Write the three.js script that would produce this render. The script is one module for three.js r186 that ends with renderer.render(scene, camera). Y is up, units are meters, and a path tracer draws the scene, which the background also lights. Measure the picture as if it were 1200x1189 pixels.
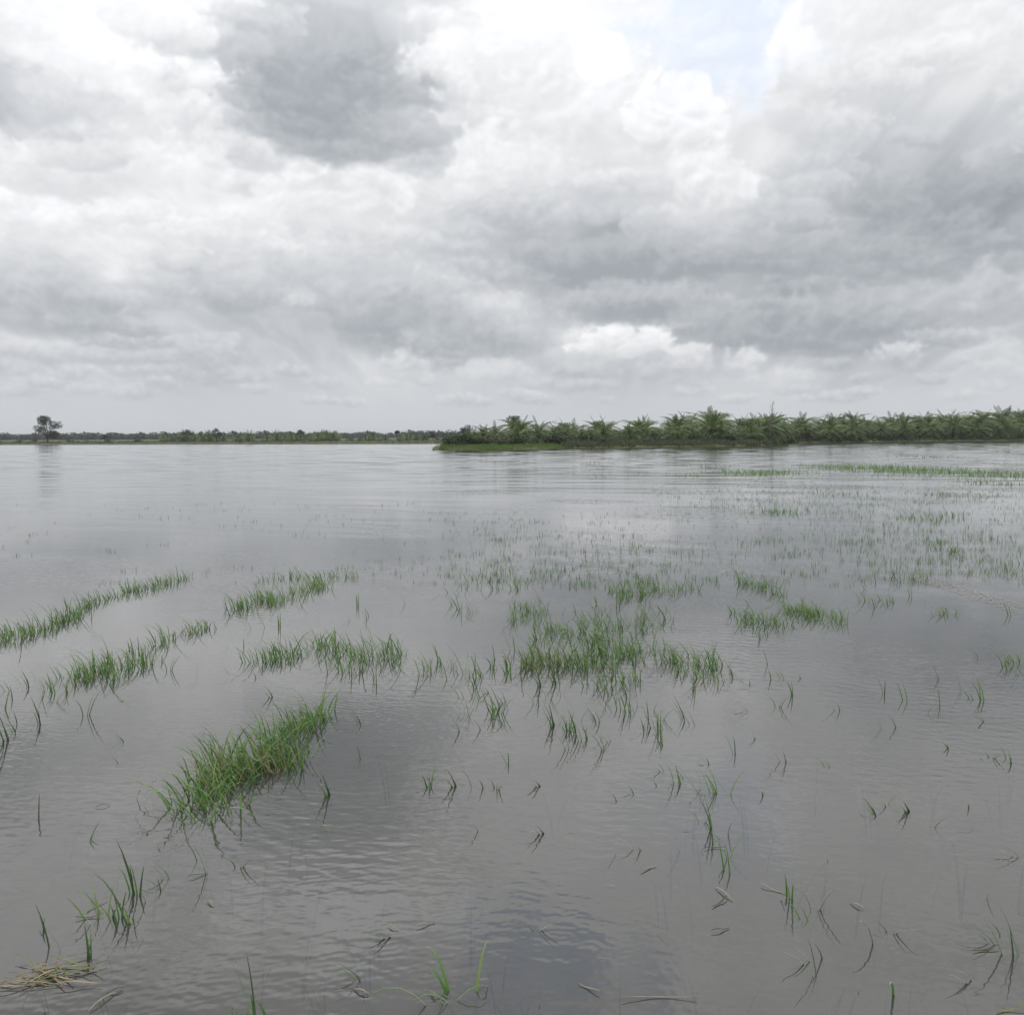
import * as THREE from 'three';
import { mergeGeometries } from 'three/addons/utils/BufferGeometryUtils.js';

// ---------------------------------------------------------------- camera, exposure
const scene = new THREE.Scene();
const camera = new THREE.PerspectiveCamera(52.6, 1024 / 1014, 0.1, 9000);
camera.position.set(0, 1.7, 0);
camera.rotation.order = 'YXZ';
camera.rotation.set(-0.0693, 0, -0.005);
const renderer = new THREE.WebGLRenderer({ antialias: true });
renderer.toneMapping = THREE.LinearToneMapping;
renderer.toneMappingExposure = 1.06;
renderer.shadowMap.enabled = true;
renderer.setSize(1024, 1014);

// ---------------------------------------------------------------- sun behind the clouds (soft)
const SUN_AZ = -20, SUN_EL = 60;
const rad = (d) => d * Math.PI / 180;
const sun = new THREE.DirectionalLight(new THREE.Color(1, 0.965, 0.9), 1.5);
sun.position.set(Math.sin(rad(SUN_AZ)) * Math.cos(rad(SUN_EL)) * 400, Math.sin(rad(SUN_EL)) * 400, -Math.cos(rad(SUN_AZ)) * Math.cos(rad(SUN_EL)) * 400);
sun.castShadow = true;
sun.shadow.radius = 24;
sun.shadow.mapSize.set(2048, 2048);
Object.assign(sun.shadow.camera, { left: -300, right: 300, top: 300, bottom: -300, near: 1, far: 1200 });
sun.name = 'sun';
scene.add(sun); scene.add(sun.target);

// ---------------------------------------------------------------- random and noise
function rng(seed) { let s = seed >>> 0; return () => { s = (s + 0x6D2B79F5) >>> 0; let t = Math.imul(s ^ (s >>> 15), 1 | s); t = (t + Math.imul(t ^ (t >>> 7), 61 | t)) ^ t; return ((t ^ (t >>> 14)) >>> 0) / 4294967296; }; }
const PERM = new Uint8Array(512), GX = new Float32Array(256), GY = new Float32Array(256);
{ const r = rng(11); const p = [...Array(256).keys()]; for (let i = 255; i > 0; i--) { const j = Math.floor(r() * (i + 1)); [p[i], p[j]] = [p[j], p[i]]; } for (let i = 0; i < 512; i++) PERM[i] = p[i & 255]; for (let i = 0; i < 256; i++) { const a = i / 256 * Math.PI * 2; GX[i] = Math.cos(a); GY[i] = Math.sin(a); } }
function noise(x, y) {
  const xi = Math.floor(x), yi = Math.floor(y), fx = x - xi, fy = y - yi, X = xi & 255, Y = yi & 255;
  const u = fx * fx * fx * (fx * (fx * 6 - 15) + 10), v = fy * fy * fy * (fy * (fy * 6 - 15) + 10);
  const a = PERM[PERM[X] + Y], b = PERM[PERM[X + 1] + Y], c = PERM[PERM[X] + Y + 1], d = PERM[PERM[X + 1] + Y + 1];
  const na = GX[a] * fx + GY[a] * fy, nb = GX[b] * (fx - 1) + GY[b] * fy, nc = GX[c] * fx + GY[c] * (fy - 1), nd = GX[d] * (fx - 1) + GY[d] * (fy - 1);
  return 1.5 * (na + (nb - na) * u + (nc - na + (na - nb - nc + nd) * u) * v);
}
function fbm(x, y, o) { let s = 0, a = 0.5; for (let i = 0; i < o; i++) { s += a * noise(x, y); x = x * 2.03 + 17.3; y = y * 2.03 + 9.1; a *= 0.5; } return s; }
function billow(x, y, o) { let s = 0, a = 0.5; for (let i = 0; i < o; i++) { s += a * (Math.abs(noise(x, y)) * 2 - 0.55); x = x * 2.07 + 5.3; y = y * 2.07 + 31.1; a *= 0.5; } return -s; }
const sm = (a, b, x) => { const t = Math.min(1, Math.max(0, (x - a) / (b - a))); return t * t * (3 - 2 * t); };
const mixn = (a, b, t) => a + (b - a) * t;

// ---------------------------------------------------------------- sky: broken grey cloud, in degrees of bearing and height
// CLOUDS: [bearing, height of base, half width, thickness, grey of the top, grey of the base, tilt, softness, raggedness, opacity]
// MASS: the large cloud masses, mean grey every 2 degrees of bearing from -28 and 1.75 degrees of height from 0
const CLOUDS = [[-25.9,3.38,4.76,2.1,222,184,0,0.4,0.9,0.6],[-16.35,3.65,2.5,1.79,216,180,0,0.4,0.9,0.6],[-5.72,2.99,2.23,1.86,224,196,0,0.35,0.9,0.7],[-0.67,2.65,3.07,1.64,222,198,0,0.4,0.8,0.6],[6.02,4.23,2.92,1.94,250,214,5,0.2,0.9,0.85],[10.06,2.97,3.44,2.21,236,190,3,0.3,0.9,0.7],[14.82,2.44,2.21,1.27,224,204,0,0.35,0.8,0.6],[20.79,3.29,2.07,1.57,228,178,0,0.35,0.9,0.7],[26.06,2.63,3.62,2.55,222,196,0,0.4,0.8,0.6],[-24.27,5.2,5.92,3.83,206,166,-3,0.3,0.9,0.55],[-15.8,6.6,3.81,2.38,208,172,0,0.3,0.9,0.6],[-6.68,5.35,5.09,4.18,206,162,0,0.3,0.9,0.55],[-2.29,4.24,5.17,2.0,202,166,0,0.3,0.9,0.55],[7.25,6.01,5.32,2.14,198,156,0,0.3,0.9,0.55],[16.23,4.52,7.76,3.31,198,152,0,0.3,0.9,0.55],[7.04,8.42,8.14,2.67,198,152,0,0.3,0.9,0.5],[21.48,7.81,8.04,3.26,192,150,0,0.35,0.9,0.45],[-15.78,6.6,4.02,3.07,222,176,0,0.4,0.9,0.3],[-8.76,8.37,3.21,2.67,226,196,0,0.4,0.9,0.5],[6.8,6.06,4.86,2.64,204,160,0,0.4,0.8,0.5],[25.34,5.09,4.6,3.8,220,166,0,0.4,0.9,0.5],[4.84,14.54,3.34,5.52,253,222,0,0.16,1.0,0.8],[8.75,14.41,2.39,4.13,248,222,0,0.14,0.9,0.85],[15.27,14.05,2.38,7.13,252,216,0,0.14,0.9,0.8],[-0.02,13.1,2.91,4.04,250,220,0,0.3,1.1,0.55],[10.23,10.9,2.71,4.29,244,206,0,0.2,0.9,0.7],[1.85,17.13,2.43,3.47,242,222,0,0.25,0.9,0.6],[-2.67,16.3,1.62,3.28,238,212,-10,0.25,0.9,0.7],[-17.05,12.2,2.98,4.11,246,224,-12,0.3,0.9,0.6],[-9.59,11.02,4.08,3.86,246,222,0,0.25,0.9,0.6],[-11.09,22.41,12.17,6.28,276,262,0,0.5,0.7,0.9]];
const MASS = [[204,204,204,204,204,204,204,204,204,204,204,204,204,204,204,204,204,204,204,204,204,204,204,204,204,204,204,204,204],[203,203,202,203,202,201,201,202,203,204,205,205,204,203,203,202,201,200,202,203,205,205,204,202,204,203,206,206,206],[206,205,202,206,201,196,194,202,200,202,211,212,205,204,203,198,195,194,196,202,203,206,199,189,195,192,206,207,206],[211,211,206,199,189,201,204,191,195,192,185,180,176,178,190,203,225,221,200,184,180,173,170,170,175,183,196,196,194],[197,196,189,189,201,207,189,186,204,193,181,184,200,212,211,199,190,183,186,194,189,180,183,185,191,199,195,196,198],[215,212,211,216,234,201,202,208,205,202,202,207,210,199,195,180,166,160,164,174,178,171,173,184,189,185,187,193,190],[237,237,232,233,237,237,226,229,219,214,217,217,208,195,190,178,176,182,194,203,199,192,181,173,169,166,162,161,157],[237,238,233,223,225,237,236,235,238,227,225,225,220,217,198,202,205,207,212,218,210,205,204,187,180,174,170,170,174],[233,233,219,208,219,240,233,223,233,237,229,220,220,231,233,227,225,223,229,239,232,216,206,190,191,192,193,197,200],[184,192,198,204,229,236,210,191,183,173,171,181,204,237,248,238,236,235,234,234,233,226,219,206,206,205,208,210,212],[202,196,221,238,243,227,204,189,173,166,167,178,200,227,232,232,233,234,235,237,239,239,230,223,222,221,227,226,229],[234,229,248,254,249,231,213,194,178,172,175,191,217,238,239,232,242,248,244,238,238,246,234,233,234,234,240,239,239],[247,247,252,255,250,229,210,198,192,191,197,210,227,236,251,247,244,242,240,237,239,242,243,244,242,238,240,240,240],[247,247,252,255,251,230,210,200,201,205,214,223,231,250,255,255,254,252,246,240,240,239,246,246,242,238,240,240,240],[247,247,252,255,251,230,210,200,201,205,213,223,231,250,255,255,254,252,246,240,240,239,246,246,242,238,240,240,240]];
const GAP = [10.86,21.16];
{
  const W = 4096, Hh = 2048, data = new Float32Array(W * Hh * 4);
  const list = CLOUDS.map((c, i) => ({ c, o: i * 7.31 }));
  const seen = list.length;
  // the same kind of cloud goes on over the rest of the sky
  const r = rng(42);
  for (let el = 1.5; el < 88;) {
    const h = 1.6 + el * 0.26, w = h * (2.6 - el * 0.012);
    for (let az = -180 + r() * 10; az < 180;) {
      const ww = w * (0.7 + r() * 0.8) / Math.max(0.25, Math.cos(rad(el)));
      if (!(Math.abs(az) < 30 + ww * 0.7 && el < 25)) list.push({ c: [az, el + (r() - 0.5) * h * 0.5, ww * 0.8, h * (1.2 + r() * 0.6), 216 + r() * 30, 160 + r() * 36, (r() - 0.5) * 8, 0.35 + r() * 0.3, 0.85], o: r() * 900 });
      az += ww * (0.9 + r() * 0.6);
    }
    el += h * 0.62;
  }
  // far clouds are drawn first, near ones over them
  const far = list.slice(0, seen), rest = list.slice(seen);
  let w2 = W / 2, h2 = Hh / 4, dpp = 360 / w2, lum = new Float32Array(w2 * h2), blue = new Float32Array(w2 * h2);
  for (let y = 0; y < h2; y++) {
    const el = (y + 0.5) * dpp;
    for (let x = 0; x < w2; x++) {
      const az = (x + 0.5) * dpp - 180, i = y * w2 + x;
      let L = mixn(206, 226, sm(2, 12, el)); L = mixn(L, 248, sm(11, 19, el)); L += fbm(az * 0.16 + 3, el * 0.3 + 8, 3) * 22 * sm(0.5, 6, el);
      if (el < 12) L += fbm(az * 0.35, el * 2.2, 4) * 16 * sm(0.2, 2, el) * (1 - sm(6, 12, el));
      lum[i] = L;
    }
  }
  function stamp(az0, el0, hw, hh, f) {
    const y0 = Math.max(0, Math.floor((el0 - hh) / dpp)), y1 = Math.min(h2 - 1, Math.ceil((el0 + hh) / dpp));
    const x0 = Math.floor((az0 - hw + 180) / dpp), x1 = Math.min(x0 + w2 - 1, Math.ceil((az0 + hw + 180) / dpp));
    for (let y = y0; y <= y1; y++) for (let x = x0; x <= x1; x++) {
      const xx = ((x % w2) + w2) % w2, az = (x + 0.5) * dpp - 180;
      f(y * w2 + xx, az, (y + 0.5) * dpp, az - az0);
    }
  }
  // openings of pale blue
  const gaps = [[GAP[0] + 0.2, GAP[1] - 0.4, 5.6, 4.2], [-0.5, 28.6, 8, 3.2]];
  for (let k = 0; k < 16; k++) gaps.push([-180 + r() * 360, 28 + r() * 45, 5 + r() * 8, 3 + r() * 4]);
  for (const [ga, ge, gw, gh] of gaps) stamp(ga, ge, gw * 1.8, gh * 1.8, (i, az, el, da) => {
    const d = Math.hypot(da / gw, (el - ge) / gh) + fbm(az * 0.3, el * 0.3, 4) * 0.9, m = 1 - sm(0.55, 1.25, d);
    lum[i] = mixn(lum[i], ge > 26 ? 205 : 234, m); blue[i] = Math.max(blue[i], ge > 26 ? m * 1.6 : m);
  });
  const finer = (a) => { // twice as many rows and columns
    const o = new Float32Array(w2 * 2 * h2 * 2);
    for (let y = 0; y < h2 * 2; y++) for (let x = 0; x < w2 * 2; x++) {
      const fx = x / 2 - 0.25, fy = Math.min(h2 - 1, Math.max(0, y / 2 - 0.25)), x0 = Math.floor(fx), y0 = Math.floor(fy), p = fx - x0, q = fy - y0, xa = (x0 + w2) % w2, xb = (x0 + 1) % w2, y1 = Math.min(h2 - 1, y0 + 1);
      o[y * w2 * 2 + x] = mixn(mixn(a[y0 * w2 + xa], a[y0 * w2 + xb], p), mixn(a[y1 * w2 + xa], a[y1 * w2 + xb], p), q);
    }
    return o;
  };
  rest.forEach(paint);
  const massAt = (az, el) => { // smooth interpolation
    const u = Math.min(27.999, Math.max(0, (az + 28) / 2)), v = Math.min(13.999, Math.max(0, el / 1.75)), i = Math.floor(u), j = Math.floor(v), p = sm(0, 1, u - i) * 0.5 + (u - i) * 0.5, q = sm(0, 1, v - j) * 0.5 + (v - j) * 0.5;
    return mixn(mixn(MASS[j][i], MASS[j][i + 1], p), mixn(MASS[j + 1][i], MASS[j + 1][i + 1], p), q);
  };
  { const l = finer(lum), b = finer(blue); lum = l; blue = b; w2 *= 2; h2 *= 2; dpp /= 2; }
  stamp(0, 13, 36, 19, (i, az, el) => {
    const w = (1 - sm(26, 35, Math.abs(az))) * (1 - sm(24, 29, el)); if (w <= 0) return;
    const k = 0.34 / (0.5 + el * 0.055), x = az * k * 0.85, y = el * k * 1.05, amp = 0.5 + el * 0.1;
    const wx = fbm(x + 11, y + 5, 5), wy = fbm(x + 71, y + 33, 5), d = fbm(x * 2.4 + wx, y * 2.4 + wy, 5);
    const L = massAt(az + wx * amp * 2.3, el + wy * amp * 1.1) + d * 15 * sm(0.8, 5, el);
    lum[i] = mixn(lum[i], L, w * (1 - Math.min(1, blue[i]) * 0.85)); 
  });
  const r2 = rng(77), puffs = [];
  for (let i = 0; i < 420; i++) {
    const el = 1.6 + Math.pow(r2(), 1.3) * 24, az = (r2() * 2 - 1) * 31, h = 0.42 + el * 0.1 * (0.5 + r2() * 1.3), L = massAt(az, el + h * 0.4);
    puffs.push({ c: [az, el, h * (1.0 + r2() * 1.3), h, Math.min(255, L + 14), L - 15, (r2() - 0.5) * 10, 0.1 + r2() * 0.22, 0.9, 0.4 + r2() * 0.3], o: r2() * 500 });
  }
  puffs.sort((a, b) => a.c[1] - b.c[1]).forEach(paint);
  far.forEach(paint);
  function paint({ c: [caz, eb, hw, h, tg, bg, tilt, soft, rag, am = 1], o }) {
    const tt = Math.tan(rad(tilt)), k = 1.5 / h, inView = Math.abs(caz) < 40 && eb < 30, oc = inView ? 6 : 3;
    stamp(caz, eb + h * 0.5, hw * 1.5, h * 1.15 + Math.abs(tt) * hw, (i, az, el, da) => {
      const e2 = el - eb - da * tt;
      const s = da / hw, t = e2 / h, cc = 0.34;
      if (t < -0.6 || t > 1.6) return;
      const px = da * k * (am < 0.75 ? 0.95 : 0.7) + o, py = e2 * k * 1.12 + o * 1.7;
      const wx = fbm(px * 0.9 + 40, py * 0.9, 2) * 0.35, wy = fbm(px * 0.9, py * 0.9 + 60, 2) * 0.35;
      const n = fbm(px + wx, py + wy, oc), b = billow(px * 1.7 + wx, py * 1.7 + wy, oc - 1);
      const yv = t < cc ? (cc - t) / (cc * 1.1) : (t - cc) / (1 - cc);
      const lo = fbm(px * 0.45 + 7, py * 0.45 + 3, 2);
      const F = 1 - s * s + lo * 1.1 * rag - yv * yv * (t < cc ? 0.9 : 1) + (n * 1.0 + b * (t < cc ? 0.25 : 0.6)) * rag;
      let a = sm(0, soft * 1.7 + (t < cc ? 0.3 : 0), F) * (1 - sm(1.1, 1.45, Math.abs(s))) * sm(-0.6, -0.35, t) * (1 - sm(1.35, 1.6, t)) * am;
      if (am < 0.75) a *= 1 - 0.75 * blue[i];
      if (a <= 0) return;
      const em = inView ? (billow(px * 1.7 + wx, py * 1.7 + wy, 3) - billow(px * 1.7 + wx + 0.1, py * 1.7 + wy - 0.22, 3)) * 15 * Math.min(1, h / 4) : 0;
      const g = t + n * 0.42 + b * 0.2 + lo * 0.3;
      const L = mixn(bg, tg, sm(-0.05, 0.95, g)) + em * sm(0.1, 0.6, t + 0.2) + n * 6;
      lum[i] = mixn(lum[i], L, a); blue[i] *= 1 - a;
    });
  }
  const lin = (c) => { c /= 255; return c <= 0.04045 ? c / 12.92 : Math.pow((c + 0.055) / 1.055, 2.4); };
  const sx = Math.sin(rad(SUN_AZ)) * Math.cos(rad(SUN_EL)), sy = Math.sin(rad(SUN_EL)), sz = -Math.cos(rad(SUN_AZ)) * Math.cos(rad(SUN_EL));
  for (let y = 0; y < Hh; y++) for (let x = 0; x < W; x++) {
    // columns run with atan2(z, x); bearing 0 looks along -z
    const round = ((x + 0.5) / W - 0.5) * 360, azd = round + 90, i = (y * W + x) * 4;
    let L = 196, bl = 0, glow = 1;
    if (y >= Hh / 2) {
      const yy = y - Hh / 2, xx = Math.floor(((((azd + 180) % 360) + 360) % 360) / dpp) % W, j = yy * W + xx;
      L = lum[j]; bl = blue[j];
      const el = (yy + 0.5) * Math.PI / Hh, ca = Math.cos(el), dx = Math.cos(rad(round)) * ca, dz = Math.sin(rad(round)) * ca;
      const cs = dx * sx + Math.sin(el) * sy + dz * sz;
      glow = 1 + 0.9 * Math.pow(Math.max(0, cs), 9);   // thin cloud round the sun is brighter
    }
    L = Math.min(280, Math.max(120, L));
    const v = lin(L) * glow, cool = Math.max(0, Math.min(1, (222 - L) / 80));
    data[i] = v * mixn(0.985, 0.885, cool) * mixn(1, 0.9, bl);
    data[i + 1] = v * mixn(0.996, 0.98, cool) * mixn(1, 0.97, bl);
    data[i + 2] = v * mixn(1.02, 1.085, cool) * mixn(1, 1.09, bl);
    data[i + 3] = 1;
  }
  const tex = new THREE.DataTexture(data, W, Hh, THREE.RGBAFormat, THREE.FloatType);
  tex.mapping = THREE.EquirectangularReflectionMapping;
  tex.magFilter = THREE.LinearFilter; tex.minFilter = THREE.LinearFilter; tex.needsUpdate = true;
  scene.background = tex; scene.environment = tex;
}
scene.fog = new THREE.FogExp2(new THREE.Color(0.86, 0.9, 0.95), 0.0002);

// ---------------------------------------------------------------- measured layout, metres (x to the right, -z away)
const CLUMPS = [["a1",-4.37,-8.52,-4.3,-8.81,0.23,46,0.18],["a2",-4.23,-8.7,-4.11,-9.47,0.37,120,0.19],["a3",-4.34,-10.03,-4.27,-10.29,0.25,34,0.17],["a4",-4.34,-10.61,-4.26,-10.89,0.23,40,0.15],["a5",-4.29,-11.01,-4.18,-11.31,0.18,26,0.14],["a6",-4.2,-11.38,-3.91,-12.18,0.28,96,0.17],["b1",-3.13,-7.16,-2.98,-7.5,0.25,80,0.19],["b2",-2.86,-7.18,-2.76,-7.64,0.22,64,0.17],["b3",-2.98,-8.04,-2.86,-8.63,0.17,36,0.17],["b4",-2.82,-8.77,-2.76,-9.01,0.12,24,0.14],["b5",-2.73,-9.01,-2.65,-9.17,0.17,12,0.14],["c1",-2.78,-10.04,-2.54,-10.67,0.32,90,0.18],["c2",-2.51,-10.5,-2.13,-11.43,0.47,130,0.17],["c3",-2.97,-12.22,-1.87,-12.41,0.22,80,0.15],["d1",-1.92,-7.74,-1.66,-7.86,0.18,70,0.18],["d2",-1.62,-8.34,-1.33,-8.1,0.21,64,0.17],["d3",-1.29,-7.79,-0.82,-7.66,0.36,120,0.17],["e1",-1.51,-4.81,-1.33,-4.69,0.17,60,0.2],["e2",-1.54,-5.12,-1.26,-5.12,0.18,190,0.205],["e3",-1.33,-5.19,-1.12,-5.28,0.17,120,0.18],["e4",-1.34,-5.66,-1.13,-6.15,0.21,110,0.19],["f1",-0.65,-11.38,0.1,-12.04,0.68,60,0.15],["f2",-0.55,-10.07,-0.43,-10.17,0.26,14,0.14],["g1",-0.02,-9.62,0.34,-9.71,0.38,64,0.15],["g2",0.28,-8.55,0.57,-8.76,0.33,60,0.16],["g3",0.63,-9.04,1.46,-9.4,0.51,130,0.16],["g4",0.6,-8.39,0.81,-8.64,0.22,36,0.16],["g5",0.11,-7.43,0.39,-7.57,0.2,110,0.2],["g6",0.4,-7.51,1.04,-7.98,0.24,190,0.21],["g7",1.11,-7.64,1.53,-7.43,0.25,110,0.18],["g8",0.62,-6.84,0.92,-6.97,0.19,40,0.16],["g9",-0.63,-7.37,-0.24,-7.31,0.19,34,0.16],["h1",1.06,-11.08,1.72,-11.3,0.5,150,0.18],["h2",1.79,-11.3,2.06,-11.42,0.32,28,0.14],["h3",2.69,-11.81,2.86,-10.9,0.32,90,0.17],["h4",2.07,-9.29,2.44,-9.2,0.25,84,0.16],["h5",2.67,-9.83,3.03,-9.36,0.27,140,0.17],["h6",3.55,-10.1,3.9,-10.3,0.21,22,0.14],["h7",4.05,-9.6,4.24,-9.73,0.14,16,0.12],["h8",6.09,-12.42,6.71,-13.05,0.4,44,0.16],["h9",3.55,-7.22,3.76,-7.38,0.21,20,0.16],["h10",4.39,-11.61,4.94,-12.16,0.28,20,0.15],["i1",0.81,-4.83,1.02,-4.77,0.1,20,0.2],["j1",-1.47,-3.53,-1.43,-3.6,0.04,12,0.19],["l1",-0.18,-2.96,-0.12,-2.98,0.03,9,0.11],["m1",-0.85,-2.82,-0.74,-2.84,0.04,10,0.15],["p1",16.87,-52.69,21.37,-41.76,6.49,520,0.26],["p2",9.61,-45.28,12.61,-45.92,3.06,190,0.24],["p3",5.87,-22.58,6.2,-22.55,0.4,40,0.17],["p4",7.08,-43.64,7.87,-42.6,1.09,40,0.2],["p5",4.74,-63.23,5.36,-63.11,1.56,30,0.2],["p6",7.89,-20.58,9.17,-21.16,0.52,70,0.16],["p7",6.24,-14.94,6.55,-14.92,0.33,40,0.16],["p8",29.03,-75.11,31.58,-74.5,2.46,70,0.25],["p9",9.48,-56.98,11.89,-54.99,1.22,70,0.2],["p10",11.69,-28.65,12.93,-27.73,0.59,60,0.17],["p11",8.56,-30.24,9.6,-28.83,0.55,40,0.16],["p12",15.95,-36.16,17.05,-34.14,0.85,80,0.2]];
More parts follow.
